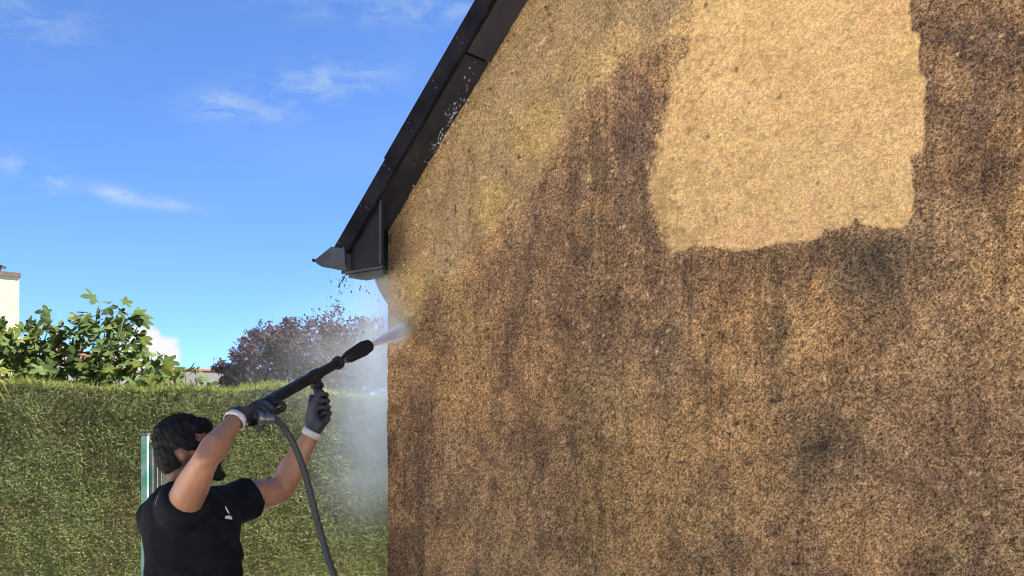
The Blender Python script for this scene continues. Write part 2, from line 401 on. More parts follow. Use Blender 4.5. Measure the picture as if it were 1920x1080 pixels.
# mottling at hand size, pale flecks and dark pits
mot = (fbm2(Sg * 15, Zg * 13, 301, 3) - .5) * 1.5 + (fbm2(Sg * 30, Zg * 22, 305, 3) - .5) * .9
wc = wc * np.clip(1 + mot * (.46 * (1 - m_cp) * (1 - .3 * m_semi) + .10 * m_cp), .45, 1.6)[..., None]
fl = sm(vnoise2(Sg * 48, Zg * 48, 311), .84, .95) * sm(fbm2(Sg * 4, Zg * 4, 313, 2), .35, .6)
wc = mixc(wc, fl * .75 * (1 - m_cp), lin(205, 172, 122, KW))
pit = sm(vnoise2(Sg * 62, Zg * 55, 317), .86, .95)
wc = mixc(wc, pit * (.5 * (1 - m_cp) + .26), lin(58, 46, 36, KW))
# the redder, darker strip up the corner
wc = mixc(wc, np.exp(-np.clip(Sg, 0, 9) / 0.16) * sm(2.12 - Zg, 0, .15) * (.35 + .4 * sm(med, .4, .65)), lin(98, 70, 52, KW))
# thin vertical runs of black algae
wc = mixc(wc, sm(fbm2(Sg * 11, Zg * 9, 341, 4), .60, .68) * .24 * (1 - m_cp) * (1 - .5 * m_semi), lin(72, 60, 48, KW))     # blackish blotches
wc = mixc(wc, sm(fbm2(Sg * 8, Zg * 7, 347, 4), .60, .70) * .34 * (1 - m_cp) * (1 - .5 * m_semi), lin(196, 154, 100, KW))
run = sm(fbm2(Sg * 42, Zg * 2.4, 321, 3), .58, .70) * sm(fbm2(Sg * 3.1, Zg * 2.0, 325, 3), .42, .62)
wc = mixc(wc, run * .34 * (1 - m_cp) * (1 - .6 * m_semi), lin(66, 54, 42, KW))
run = sm(fbm2(Sg * 30, Zg * 3.0, 331, 3), .60, .70) * sm(fbm2(Sg * 2.6, Zg * 2.2, 335, 3), .48, .66)
wc = mixc(wc, run * .16 * (1 - m_cp), lin(188, 152, 102, KW))
# grains, each pebble its own tone; the dirty parts are far more contrasty than the washed one
gr = (vnoise2(Sg * 170, Zg * 170, 101) - .5) * .8 + (vnoise2(Sg * 90, Zg * 90, 102) - .5) * .35 + (RNG.random(Sg.shape) - .5) * 1.15
con = 0.88 * (1 - m_cp) * (1 - .30 * m_semi) + 0.36 * m_cp
wc = wc * np.clip(1 + gr * con * .85, .22, 2.0)[..., None]
wc = np.clip(wc, 0.012, 0.9)
rough_h = (vnoise2(Sg * 120, Zg * 120, 111) - .5) * .0055 + (vnoise2(Sg * 60, Zg * 60, 112) - .5) * .003 + (RNG.random(Sg.shape) - .5) * .0022 + (fbm2(Sg * 3, Zg * 3, 113, 3) - .5) * .012
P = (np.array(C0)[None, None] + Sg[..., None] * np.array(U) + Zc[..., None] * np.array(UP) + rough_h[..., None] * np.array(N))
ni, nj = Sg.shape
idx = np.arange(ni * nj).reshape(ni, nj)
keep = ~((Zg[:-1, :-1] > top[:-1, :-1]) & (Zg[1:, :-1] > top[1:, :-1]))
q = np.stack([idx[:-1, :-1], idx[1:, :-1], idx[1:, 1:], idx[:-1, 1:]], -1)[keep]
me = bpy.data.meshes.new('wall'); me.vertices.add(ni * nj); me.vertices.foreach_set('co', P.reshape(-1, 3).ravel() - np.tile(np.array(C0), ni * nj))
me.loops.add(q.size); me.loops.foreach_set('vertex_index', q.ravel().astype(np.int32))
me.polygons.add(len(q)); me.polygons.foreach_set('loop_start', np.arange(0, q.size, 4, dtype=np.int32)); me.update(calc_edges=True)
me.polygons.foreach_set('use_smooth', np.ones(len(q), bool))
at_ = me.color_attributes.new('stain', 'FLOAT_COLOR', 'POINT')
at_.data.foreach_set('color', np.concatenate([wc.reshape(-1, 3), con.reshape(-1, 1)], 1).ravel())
m = bpy.data.materials.new('roughcast'); m.use_nodes = True; t = NT(m.node_tree); p = t.n['Principled BSDF']
ca = t.node('ShaderNodeVertexColor', layer_name='stain'); tcn = t.node('ShaderNodeTexCoord')
vor = t.node('ShaderNodeTexVoronoi'); vor.inputs['Scale'].default_value = 230; t.l.new(tcn.outputs['Object'], vor.inputs['Vector'])
gn = t.noise(tcn.outputs['Object'], 330, 2, .6)
vc = t.node('ShaderNodeTexVoronoi'); vc.inputs['Scale'].default_value = 215; t.l.new(tcn.outputs['Object'], vc.inputs['Vector'])
sp = t.node('ShaderNodeSeparateColor'); t.l.new(vc.outputs['Color'], sp.inputs[0])
tone = t.math('ADD', t.math('SUBTRACT', sp.outputs[0], .5), t.math('MULTIPLY', t.math('SUBTRACT', gn, .5), 1.2))
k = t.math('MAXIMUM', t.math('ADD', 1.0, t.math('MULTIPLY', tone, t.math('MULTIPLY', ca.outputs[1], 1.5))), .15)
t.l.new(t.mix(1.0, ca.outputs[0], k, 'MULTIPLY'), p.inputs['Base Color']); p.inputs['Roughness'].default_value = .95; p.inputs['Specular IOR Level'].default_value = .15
bn = t.node('ShaderNodeBump'); bn.inputs['Distance'].default_value = .004; bn.inputs['Strength'].default_value = .8
t.l.new(t.math('SUBTRACT', 1.0, vor.outputs['Distance']), bn.inputs['Height']); t.l.new(bn.outputs[0], p.inputs['Normal'])
o = link('gable_wall', me, m); o.parent = house
o['label'] = 'brown stained roughcast gable wall with a clean washed patch'

M_side = mat('roughcast_side', lin(150, 126, 92, .8), .95, .4, 5, .006, 120)
M_black = mat('black_cladding', (0.005, 0.005, 0.007), .8, .5, 7, .002, 25, base2=(0.014, 0.013, 0.016), spec=.06)
M_soff = mat('soffit_grey', (0.040, 0.039, 0.048), .6, .5, 6, .001, 20, base2=(0.026, 0.025, 0.031), spec=.2)
M_soff2 = mat('soffit_dark', (0.026, 0.026, 0.032), .6, .5, 6, .001, 20, base2=(0.012, 0.012, 0.015), spec=.2)
M_zinc = mat('zinc_grey', (0.045, 0.049, 0.050), .6, .45, 9, .001, 30, spec=.25)
M_slate = mat('roof_slate', (0.05, 0.052, 0.06), .6, .4, 6, .004, 60)
B = -N
# other walls (eave wall on the left, back gable, far eave wall)
mb = MB(); mb.frame_box(W(0.004, 0, -0.03), U * 0.25, B * LEN, UP * 2.5); mb.build('eave_wall', M_side, house)
mb = MB(); mb.frame_box(W(2 * HALF - .25, 0, -0.03), U * 0.246, B * LEN, UP * 2.5); mb.build('eave_wall', M_side, house)
mb = MB(); mb.add([W(.25, 0, -LEN), W(2 * HALF - .25, 0, -LEN), W(2 * HALF - .25, ZE + .2, -LEN), W(HALF, ZE + TAN * HALF, -LEN), W(.25, ZE + .2, -LEN)], [(0, 1, 2, 3, 4)])
mb.build('back_wall', M_side, house)

# roof: two slopes of slate courses, built as overlapping strips
OV = 0.145                                                   # verge overhang
EA = -0.17                                                   # eave overhang (s of the fascia)
def roof_pt(s, out, h): # h measured square to the slope above the soffit plane
    nx, nz = -math.sin(R(45.6)), math.cos(R(45.6)); return W(s + nx * h, ZE + TAN * s + nz * h, out)
for side in (0, 1):
    mb = MB()
    ncourse = 26; s0, s1 = EA - 0.0, HALF
    for i in range(ncourse):
        a = s0 + (s1 - s0) * i / ncourse; b = s0 + (s1 - s0) * (i + 1.25) / ncourse; b = min(b, s1)
        lo, hi = 0.062, 0.052
        pts = [(a, lo), (b, hi), (b, hi - .006), (a, lo - .008)]
        def rp(s, o_, h):
            v = roof_pt(s, o_, h)
            if side: rel = (v - W(HALF, 0, 0)).dot(U); v = v - U * 2 * rel
            return v
        f0 = [rp(s, OV - .004, h) for s, h in pts]; f1 = [rp(s, -LEN - .1, h) for s, h in pts]
        mb.add(f0 + f1, [(0, 1, 2, 3), (7, 6, 5, 4), (0, 4, 5, 1), (1, 5, 6, 2), (2, 6, 7, 3), (3, 7, 4, 0)])
    rf = mb.build('roof', M_slate, house)
    if side == 0: roof = rf
mb = MB(); mb.tube([W(HALF, ZE + TAN * HALF + .10, OV + .04), W(HALF, ZE + TAN * HALF + .10, -LEN - .1)], .06, 8); mb.build('ridge', M_zinc, house)

# verge: soffit boards under the overhang and black boards on its face, in overlapping lengths
def rake_prism(name, material, s0, s1, poly2, bev=.002):      # poly2: (out, h) cross-section swept along the slope
    mb = MB(); r0 = [roof_pt(s0, o_, h) for o_, h in poly2]; r1 = [roof_pt(s1, o_, h) for o_, h in poly2]
    mb.rings([r0, r1]); return mb.build(name, material, house, bevel=bev)
def plane_sz(px, py, out):
    a = (px - 960) / F_PX; O = W(0, 0, out); s_ = (a * O.y - O.x) / (U.x - a * U.y)
    return s_, CAMZ + (HOR - py) / F_PX * (O.y + s_ * U.y)
def s_of(px, py): return plane_sz(px, py, OV)[0]
cuts = [(0.0, s_of(858, 190) + .05), (s_of(858, 190) + .05, s_of(930, 73) + .05), (s_of(930, 73) + .05, 1.6), (1.6, HALF)]
for i, (a, b) in enumerate(cuts):
    z = -0.006 * (i % 2); rake_prism('soffit_board', [M_soff2, M_soff][i % 2], a + .004, b - .003, [(-.02, z), (OV, z), (OV, z + .012), (-.02, z + .012)])
cuts = [(EA + .005, s_of(731, 288) + .05, 0.012), (s_of(731, 288) + .05, s_of(905, 2) + .05, .018), (s_of(905, 2) + .05, 1.9, .026), (1.9, HALF, .03)]
for i, (a, b, e) in enumerate(cuts):
    rake_prism('bargeboard', M_black, a, b + .02, [(OV + .002 + e * .5, -.006), (OV + .020 + e * .5, -.006), (OV + .020 + e * .5, .066 + e), (OV - .03, .066 + e), (OV - .03, .064), (OV + .002 + e * .5, .064)])
for k in range(22):                                           # fixing heads along the boards
    sa = EA + .08 + k * .15
    for h_ in (.012, .05):
        mb = MB(); c_ = roof_pt(sa + random.uniform(-.01, .01), OV + .020 + .018, h_); mb.tube([c_ - N * .012, c_ + N * .002], .0045, 8); mb.build('screw', M_soff, house)
# far slope, plain
rb = MB()
pts = [(OV, -.006), (OV + .02, -.006), (OV + .02, .07), (OV, .07)]
r0 = []; r1 = []
for o_, h in pts:
    for L_, s_ in ((r0, EA), (r1, HALF)):
        v = roof_pt(s_, o_, h); rel = (v - W(HALF, 0, 0)).dot(U); L_.append(v - U * 2 * rel)
rb.rings([r0, r1]); rb.build('bargeboard', M_black, house)

# boxed eave: soffit, fascia and the closing panel at the gable
ZB = 2.428; XE = EA + .005; PR = plane_sz(717, 430, OV - .004)[0]
def prism(name, material, poly_sz, o0, o1, parent=house, bev=.002):
    mb = MB(); mb.rings([[W(s, z, o0) for s, z in poly_sz], [W(s, z, o1) for s, z in poly_sz]]); return mb.build(name, material, parent, bevel=bev)
prism('eave_end_panel', mat('panel_dark', (0.015, 0.016, 0.0165), .6, .5, 8, .001, 20, base2=(.008, .0085, .009), spec=.12), [(XE, ZB), (PR, ZB), (PR, ZE + TAN * PR - .004), (XE, ZE + TAN * XE - .004)], OV - .016, OV - .004)
prism('panel_trim', M_soff, [(PR - .012, ZB + .004), (PR, ZB + .004), (PR, ZE + TAN * PR - .01), (PR - .012, ZE + TAN * PR - .02)], OV - .004, OV + .006)
prism('eave_soffit', M_zinc, [(XE + .01, ZB - .014), (.03, ZB - .014), (.03, ZB - .002), (XE + .01, ZB - .002)], -.004, -LEN)
def plan(name, material, pts, z0, z1):                         # a flat piece drawn in plan: (s, out)
    mb = MB(); mb.rings([[W(a_, z0, b_) for a_, b_ in pts], [W(a_, z1, b_) for a_, b_ in pts]]); return mb.build(name, material, house, bevel=.002)
plan('eave_return', M_zinc, [(XE + .01, OV - .004), (PR, OV - .004), (.012, .02), (XE + .01, .0)], ZB - .014, ZB - .002)
plan('soffit_edge', M_zinc, [(XE + .03, OV - .02), (PR - .012, OV - .02), (.0, .03), (XE + .03, .01)], ZB - .032, ZB - .016)
prism('fascia', M_black, [(XE - .012, ZB - .01), (XE, ZB - .01), (XE, ZE + TAN * XE + .03), (XE - .012, ZE + TAN * XE + .03)], OV - .014, -LEN)
# gutter along the fascia with its end cap
GO = OV + .022
gp = [plane_sz(*q_, GO) for q_ in [(590, 489), (597, 496), (606, 501), (624, 504), (640, 507), (650, 504), (649, 466), (622, 463)]]
gut = prism('gutter', M_zinc, [gp[0], gp[1], gp[2], gp[3], gp[4], gp[5], (gp[5][0], gp[0][1] + .01), (gp[0][0] + .03, gp[0][1] + .004)], GO - .004, -LEN, bev=.003)
cap = MB(); cap.rings([[W(s, z, GO) for s, z in gp], [W(s, z, GO + .006) for s, z in gp]]); cap.build('end_cap', M_zinc, gut, bevel=.002)
s0, z0 = gp[6]; s1, z1 = gp[7]; sb, zb_ = gp[5]
cap = MB(); cap.rings([[W(s, z, GO + .007) for s, z in [(s1 + .006, z1), (s0, z0), (sb, zb_ + .02), (s1 + .006, zb_ + .02)]], [W(s, z, GO + .012) for s, z in [(s1 + .006, z1), (s0, z0), (sb, zb_ + .02), (s1 + .006, zb_ + .02)]]])
cap.build('cap_plate', mat('zinc_blue', (.035, .039, .048), .6, .3, 9), gut, bevel=.002)
bead = MB(); bead.tube([W(gp[0][0], gp[0][1] + .002, GO + .01), W(gp[0][0], gp[0][1] + .002, -LEN)], .008, 8); bead.build('gutter_bead', M_black, gut)
# curved corbel carrying the eave at the corner
cv = [plane_sz(*q_, 0) for q_ in [(699, 511), (700, 528), (706, 543), (715, 558), (724, 572), (727, 590)]]
prism('corbel', mat('corbel_grey', (.24, .23, .20), .9, .3, 8, .003, 60), [(s_, z_) for s_, z_ in cv] + [(.01, cv[-1][1]), (.01, cv[0][1])], -.012, -.22)

# ================================================================== HEDGE
H0 = Vector((-5.2, 5.72, 0)); HD = Vector((0.833, 0.553, 0)).normalized(); HN = Vector((HD.y, -HD.x, 0)); HL = 9.5; HH = 2.03; HT = 0.55
hedge = empty('hedge', tuple(H0)); tag(hedge, 'tall clipped green hedge running behind the man to the house', 'hedge')
def leafmat(name, c1, c2, trans=.35, rough=.6, attr=False):
    m = bpy.data.materials.new(name); m.use_nodes = True; t = NT(m.node_tree); p = t.n['Principled BSDF']; out = t.n['Material Output']
    if attr:
        ca = t.node('ShaderNodeVertexColor', layer_name='tone'); colr = ca.outputs[0]
    else:
        oi = t.node('ShaderNodeObjectInfo'); tcn = t.node('ShaderNodeTexCoord')
        f = t.math('ADD', t.math('MULTIPLY', oi.outputs['Random'], .8), t.math('MULTIPLY', t.noise(tcn.outputs['Object'], 14, 3), .4), clamp=True)
        colr = t.mix(f, c4(c1), c4(c2))
    t.l.new(colr, p.inputs['Base Color']); p.inputs['Roughness'].default_value = rough; p.inputs['Specular IOR Level'].default_value = .35 if rough < .7 else .08
    tr = t.node('ShaderNodeBsdfTranslucent'); t.l.new(colr, tr.inputs[0])
    mx = t.node('ShaderNodeMixShader'); mx.inputs[0].default_value = trans
    t.l.new(p.outputs[0], mx.inputs[1]); t.l.new(tr.outputs[0], mx.inputs[2]); t.l.new(mx.outputs[0], out.inputs[0])
    return m
def quads_mesh(name, A, Bv, Cv, tone):
    """one folded blade per row: base A, along Bv, across Cv; colour per blade"""
    n = len(A); V = np.empty((n, 4, 3))
    V[:, 0] = A - Cv * .5; V[:, 1] = A + Cv * .5; V[:, 2] = A + Bv + Cv * .12; V[:, 3] = A + Bv * .55 - Cv * .6
    me = bpy.data.meshes.new(name); me.vertices.add(n * 4); me.vertices.foreach_set('co', V.ravel())
    me.loops.add(n * 4); me.loops.foreach_set('vertex_index', np.arange(n * 4, dtype=np.int32))
    me.polygons.add(n); me.polygons.foreach_set('loop_start', np.arange(0, n * 4, 4, dtype=np.int32)); me.update(calc_edges=True)
    ca = me.color_attributes.new('tone', 'FLOAT_COLOR', 'POINT')
    ca.data.foreach_set('color', np.concatenate([np.repeat(tone, 4, 0), np.ones((n * 4, 1))], 1).ravel())
    return me
def unit(a): return a / np.linalg.norm(a, axis=1, keepdims=True)
nf = 290000
u = RNG.uniform(0.9, HL, nf); z = RNG.uniform(0.5, HH + .01, nf); z[:30000] = RNG.uniform(HH - .2, HH + .01, 30000)
und = (fbm2(u * 2.2, z * 2.2, 201, 3) - .5) * .06 + (fbm2(u * 9, z * 9, 203, 2) - .5) * .018
depth = -RNG.exponential(.016, nf) + und
zr = z + ((fbm2(u * 1.6, u * 0 + 3, 207, 3) - .5) * .10 + .05 * np.exp(-((u - 4.15) / .25) ** 2) + .03 * np.exp(-((u - 3.4) / .2) ** 2)) * np.clip((z - HH + .5) / .5, 0, 1)
hd, hn, up = np.array(HD), np.array(HN), np.array(UP)
A = np.array(H0) + u[:, None] * hd + depth[:, None] * hn + zr[:, None] * up
Bv = unit(hn * RNG.uniform(.1, 1.0, (nf, 1)) + hd * RNG.normal(0, .85, (nf, 1)) + up * RNG.normal(-.05, .55, (nf, 1))) * RNG.uniform(.009, .024, (nf, 1))
Cv = unit(np.cross(Bv, RNG.normal(0, 1, (nf, 3)))) * RNG.uniform(.0035, .0075, (nf, 1))
c1, c2, c3, c4_ = (np.array(x) for x in ((.130, .150, .070), (.155, .178, .076), (.195, .212, .080), (.145, .128, .070)))
f = np.clip(fbm2(u * 3, z * 2.5, 211, 3) * .6 + RNG.normal(.2, .22, nf) + .22 * np.clip((1.55 - z) / .6, -.4, 1), 0, 1)[:, None]
tone = c1 * (1 - f) + c2 * f
hi = (RNG.random(nf) < .10 + .26 * np.clip((1.5 - z) / .6, 0, 1)); tone[hi] = c3 * RNG.uniform(.6, 1.1, (hi.sum(), 1))
br = (fbm2(u * 5, z * 5, 219, 2) > .66) & (RNG.random(nf) < .6); tone[br] = c4_ * RNG.uniform(.6, 1.2, (br.sum(), 1))
nt_ = 26000                                                      # the shaggy lit top
ut = RNG.uniform(0.9, HL, nt_); dt = RNG.uniform(-HT + .1, .05, nt_)
zt = HH + (fbm2(ut * 1.6, ut * 0 + 3, 207, 3) - .5) * .10 + .05 * np.exp(-((ut - 4.15) / .25) ** 2) + .03 * np.exp(-((ut - 3.4) / .2) ** 2)
At = np.array(H0) + ut[:, None] * hd + dt[:, None] * hn + (zt - .02)[:, None] * up
Bt = unit(up * RNG.uniform(.35, 1.2, (nt_, 1)) + hd * RNG.normal(0, .5, (nt_, 1)) + hn * RNG.normal(.15, .5, (nt_, 1))) * (.015 + .075 * RNG.random((nt_, 1)) ** 2.2)
Ct = unit(np.cross(Bt, RNG.normal(0, 1, (nt_, 3)))) * RNG.uniform(.004, .009, (nt_, 1))
tt = np.array((.115, .135, .034)) * RNG.uniform(.45, 1.35, (nt_, 1))
me = quads_mesh('foliage', np.concatenate([A, At]), np.concatenate([Bv, Bt]), np.concatenate([Cv, Ct]), np.concatenate([tone, tt]))
me.transform(Matrix.Translation(-H0))
o = link('foliage', me, leafmat('hedge_leaf', None, None, .55, .9, attr=True)); o.parent = hedge; o['kind'] = 'stuff'
mb = MB(); mb.frame_box(H0 - HN * .075 + UP * 0, HD * HL, -HN * (HT - .19), UP * (HH - .02)); mb.build('inner_growth', mat('hedge_core', (.12, .14, .06), .95, .5, 20, .02, 60), hedge)

# ================================================================== FIG TREE beyond the hedge
def fig_leaf_mesh(name, seed):
    rg = random.Random(seed); lobes = [(-128, .55), (-62, .86), (0, 1.0), (62, .86), (128, .55)]
    rim = []
    for k, (a, r) in enumerate(lobes):
        r *= rg.uniform(.88, 1.1)
        for da, rr in ((-19, .74), (-10, .92), (0, 1.03), (10, .92), (19, .74)): rim.append((a + da, r * rr))
        if k < 4: rim.append((a + 32, .38 * rg.uniform(.85, 1.2)))
    vs = [(0, 0, 0)]; n = len(rim); bend = rg.uniform(.25, .7); cup = rg.uniform(-.2, .35)
    for rr_ in (.5, 1.0):
        for a, r in rim:
            x = math.cos(R(a)) * r * rr_ + .25 * rr_; y = math.sin(R(a)) * r * rr_
            vs.append((x, y, -bend * x * abs(x) * .5 + cup * abs(y) * .6 + .05 * math.sin(5 * x + 4 * y + seed)))
    fs = [(0, 1 + j, 2 + j) for j in range(n - 1)] + [(1 + j, 1 + n + j, 2 + n + j, 2 + j) for j in range(n - 1)]
    k = len(vs); vs += [(0, .018, 0), (0, -.018, 0), (-.55, -.012, -.10), (-.55, .012, -.10)]; fs.append((k, k + 1, k + 2, k + 3))
    me = bpy.data.meshes.new(name); me.from_pydata(vs, [], fs); me.update()
    me.polygons.foreach_set('use_smooth', [True] * len(me.polygons)); return me
FIGM = [leafmat('fig_leaf_green', (.060, .096, .028), (.098, .130, .048), .6, .8), leafmat('fig_leaf_deep', (.046, .080, .026), (.072, .106, .040), .6, .8), leafmat('fig_leaf_yellow', (.072, .092, .017), (.095, .11, .025), .6, .8)]
FIGL = []
for mi in range(3):
    for k in range(4):
        lm = fig_leaf_mesh('leaf', 10 * mi + k); lm.materials.append(FIGM[mi]); FIGL.append(lm)
M_bark = mat('grey_bark', (.13, .11, .085), .9, .4, 12, .004, 50)
def fig_tree(base, shoots, label, nper, size, seed):
    rg = random.Random(seed); t = empty('fig_tree', tuple(base)); tag(t, label, 'tree', 'fig trees behind the hedge')
    trunk = MB(); base = Vector(base); fork = base + UP * 1.1
    trunk.tube([base, base + UP * .5 + Vector((.03, 0, 0)), fork], [.07, .06, .05], 8)
    for (px, py, Y) in shoots:
        tip = at(px, py, Y); mid = fork.lerp(tip, .55) + Vector((rg.uniform(-.08, .08), rg.uniform(-.08, .08), -.08))
        trunk.tube([fork - UP * .03, fork.lerp(mid, .6), mid, tip], [.022, .015, .009, .004], 6)
    trunk.build('trunk', mat('fig_bark', (.05, .05, .03), .9, .4, 12), t, smooth=True)
    for (px, py, Y) in shoots:
        tip = at(px, py, Y)
        for k in range(nper + rg.randint(-1, 2)):
            lo = link('leaf', rg.choice(FIGL[:4] * 2 + FIGL[4:8] * 2 + FIGL[8:]), None, t)
            ang = rg.uniform(0, 2 * math.pi); h = rg.uniform(-.24, .06)
            outd = Vector((math.cos(ang), math.sin(ang), rg.uniform(-.55, .35))).normalized()
            sz = size * rg.uniform(.65, 1.2)
            p = tip + UP * h + outd * (sz * .75 + rg.uniform(0, .08)) - Vector(base)
            x = outd; zz = (UP * rg.uniform(.2, 1) + Vector((rg.uniform(-.7, .7), rg.uniform(-1.5, -.1), 0))); zz = (zz - x * zz.dot(x)).normalized(); y = zz.cross(x)
            mtx = Matrix((x, y, zz)).transposed().to_4x4()
            lo.matrix_local = Matrix.Translation(p) @ mtx @ Matrix.Scale(sz, 4)
    return t
fig_tree((-3.62, 8.9, 0), [(205, 580, 8.9), (232, 596, 8.8), (180, 602, 8.9), (152, 640, 8.8), (205, 640, 8.7), (235, 640, 8.9), (182, 670, 8.6), (225, 680, 8.7), (262, 668, 8.9), (285, 668, 8.8), (290, 695, 8.6), (155, 690, 8.7), (250, 700, 8.6), (120, 668, 8.7)],
         'leafy fig tree with the tallest shoots rising above the middle of the hedge', 19, .098, 3)
fig_tree((-4.3, 8.8, 0), [(118, 598, 8.9), (92, 612, 8.8), (62, 622, 8.7), (25, 612, 8.7), (2, 606, 8.8), (40, 650, 8.6), (85, 650, 8.7), (110, 690, 8.5), (60, 690, 8.5), (15, 660, 8.6), (20, 695, 8.5), (-25, 630, 8.7), (-50, 670, 8.7)],
         'leafy fig tree at the left edge in front of the cream chimney', 20, .098, 4)
fig_tree((-2.75, 8.85, 0), [(348, 692, 8.8), (368, 690, 8.8), (335, 702, 8.7)], 'small low fig shoot right of the white cloud', 6, .095, 5)

# narrow-leaved shoot poking in at the left edge, in front of the hedge
sh = empty('leafy_shoot', tuple(at(-30, 840, 6.2) * 1)); sh.location.z = 0; tag(sh, 'narrow-leaved shoot at the left edge in front of the hedge', 'plant')
b0 = Vector(sh.location)
mb = MB(); mb.tube([b0, at(-34, 900, 6.2), at(-22, 760, 6.2), at(-8, 700, 6.2)], [.012, .01, .007, .003], 6); mb.build('stem', M_bark, sh)
M_shoot = leafmat('shoot_leaf', (.13, .15, .03), (.2, .17, .06), .35, .5)
extra_ = []
for k in range(16):
    yy = 760 + 20 * k; sd_ = -1 if k % 2 else .6; extra_.append((-24 - k * .6, yy, -24 + sd_ * random.uniform(22, 38), yy + random.uniform(-12, 22), .02))
for (x0, y0, x1, y1, dr) in extra_ + [(-8, 700, 30, 704, .02), (-10, 708, 20, 738, .03), (-18, 730, 14, 752, .03), (-10, 700, 8, 672, 0), (-8, 704, 22, 690, .02)]:
    p0, p1 = at(x0, y0, 6.2), at(x1, y1, 6.15); mid = p0.lerp(p1, .5) + UP * .02; sd = (p1 - p0).cross(Vector((0, 1, .6))).normalized() * .011
    mb = MB(); mb.add([p0, mid + sd, mid + Vector((0, .006, -.006)), mid - sd, p1 - UP * dr], [(0, 1, 2), (0, 2, 3), (1, 4, 2), (2, 4, 3)]); mb.build('leaf', M_shoot, sh)

# ================================================================== PURPLE TREE
PT = Vector((-2.65, 14.0, 0)); pt = empty('plum_tree', tuple(PT)); tag(pt, 'dark purple-leaved tree behind the hedge beside the house corner', 'tree')
mb = MB(); mb.tube([PT, PT + Vector((.05, 0, .9)), PT + Vector((0, 0, 1.6))], [.12, .10, .08], 8)
cl_ = [(430, 690, .22), (445, 672, .25), (480, 650, .3), (500, 622, .25), (545, 612, .22), (520, 650, .35), (560, 640, .35), (600, 640, .4), (640, 610, .3), (615, 605, .22), (660, 640, .4), (690, 610, .22), (640, 670, .4), (580, 690, .4), (520, 700, .4), (470, 700, .32), (690, 670, .4), (720, 640, .35), (730, 690, .4), (600, 720, .4), (660, 710, .4), (760, 660, .4), (540, 598, .1), (683, 592, .1), (492, 612, .12), (470, 630, .14), (415, 672, .1)]
A = []; 
for px, py, r in cl_:
    c = at(px, py + 16, 14 + random.uniform(-.5, .5)); k0 = PT + Vector((0, 0, 1.5))
    mb.tube([k0, k0.lerp(c, .5) + Vector((0, 0, .1)), c], [.035, .02, .008], 6)
    n = int(10500 * r * r) + 60
    d = unit(RNG.normal(0, 1, (n, 3))) * (RNG.random((n, 1)) ** .45) * r
    sub = RNG.normal(0, 1, (max(4, n // 26), 3)) * r * .55                 # twig clumps leave gaps between them
    A.append(np.array(c) + sub[RNG.integers(0, len(sub), n)] * .75 + d * .38)
mb.build('trunk', M_bark, pt, smooth=True)
A = np.concatenate(A); n = len(A)
Bv = unit(RNG.normal(0, 1, (n, 3)) + np.array((0, 0, -.3))) * RNG.uniform(.03, .06, (n, 1)); Cv = unit(np.cross(Bv, RNG.normal(0, 1, (n, 3)))) * RNG.uniform(.016, .03, (n, 1))
tn = np.array((.066, .040, .052)) * RNG.uniform(.45, 1.25, (n, 1)); gsel = RNG.random(n) < .12; tn[gsel] = np.array((.05, .055, .035)) * RNG.uniform(.6, 1.2, (gsel.sum(), 1))
me = quads_mesh('crown', A, Bv, Cv, tn); me.transform(Matrix.Translation(-PT))
o = link('crown', me, leafmat('plum_leaf', None, None, .3, .95, attr=True)); o.parent = pt

# ================================================================== NEIGHBOUR HOUSES
M_tile = mat('terracotta_ridge', (.12, .048, .028), .8, .3, 10); M_sl2 = mat('far_slate', (.04, .037, .04), .8, .35, 4, .02, 20); M_cream = mat('cream_render', (.42, .385, .255), .9, .12, 3)
M_white = mat('white_render', (.16, .155, .15), .9, .1, 2)
nh = empty('neighbour_house', (-11.5, 25, 0)); tag(nh, 'low neighbouring house with grey roof, orange ridge and tall cream chimney', 'house')
r0, r1 = Vector((-10.6, 21, 3.83)), Vector((-10.35, 29.0, 3.83)); dn = Vector((2.6, 0, -1.5))
mb = MB(); mb.frame_box((-13.2, 21.2, 0), (5.2, 0, 0), (.2, 7.6, 0), (0, 0, 2.3)); mb.build('wall', M_white, nh)
mb = MB(); mb.add([r0, r1, r1 + dn, r0 + dn, r0 - UP * .1, r1 - UP * .1, r1 + dn - UP * .1, r0 + dn - UP * .1], [(0, 1, 2, 3), (7, 6, 5, 4), (0, 3, 7, 4), (1, 5, 6, 2), (3, 2, 6, 7)])
dl = Vector((-2.6, 0, -1.5)); mb.add([r0, r1, r1 + dl, r0 + dl, r0 - UP * .1, r1 - UP * .1, r1 + dl - UP * .1, r0 + dl - UP * .1], [(3, 2, 1, 0), (4, 5, 6, 7), (4, 7, 3, 0), (2, 6, 5, 1), (7, 6, 2, 3)])
rfn = mb.build('roof', M_sl2, nh)
nT = 18
for k in range(nT):
    a = r0.lerp(r1, k / nT); b = r0.lerp(r1, (k + 1.08) / nT); mb = MB(); mb.tube([a + UP * .01, b + UP * .03], [.10, .115], 8); mb.build('ridge_tile', M_tile, rfn)
ch = MB(); cw = at(36, 520, 20.8); zt_ = cw.z
ch.frame_box((cw.x - .8, 20.2, 3.0), (.8, .6, 0), (-.33, .44, 0), (0, 0, zt_ - 3.0)); cho = ch.build('chimney', M_cream, rfn)
sl = MB(); sl.frame_box((cw.x - .815, 20.16, zt_ + .002), (.85, .6375, 0), (-.36, .48, 0), (0, 0, .085)); sl.build('chimney_cap', mat('cap_stone', (.10, .075, .065), .9, .3, 8), rfn)
cz = zt_ + .077; cxx = at(-4, 500, 21).x
pot = MB(); pot.tube([(cxx, 21, cz), (cxx, 21, cz + .16), (cxx, 21, cz + .165)], [.07, .06, .03], 10); pot.build('chimney_pot', M_white, rfn, smooth=True)
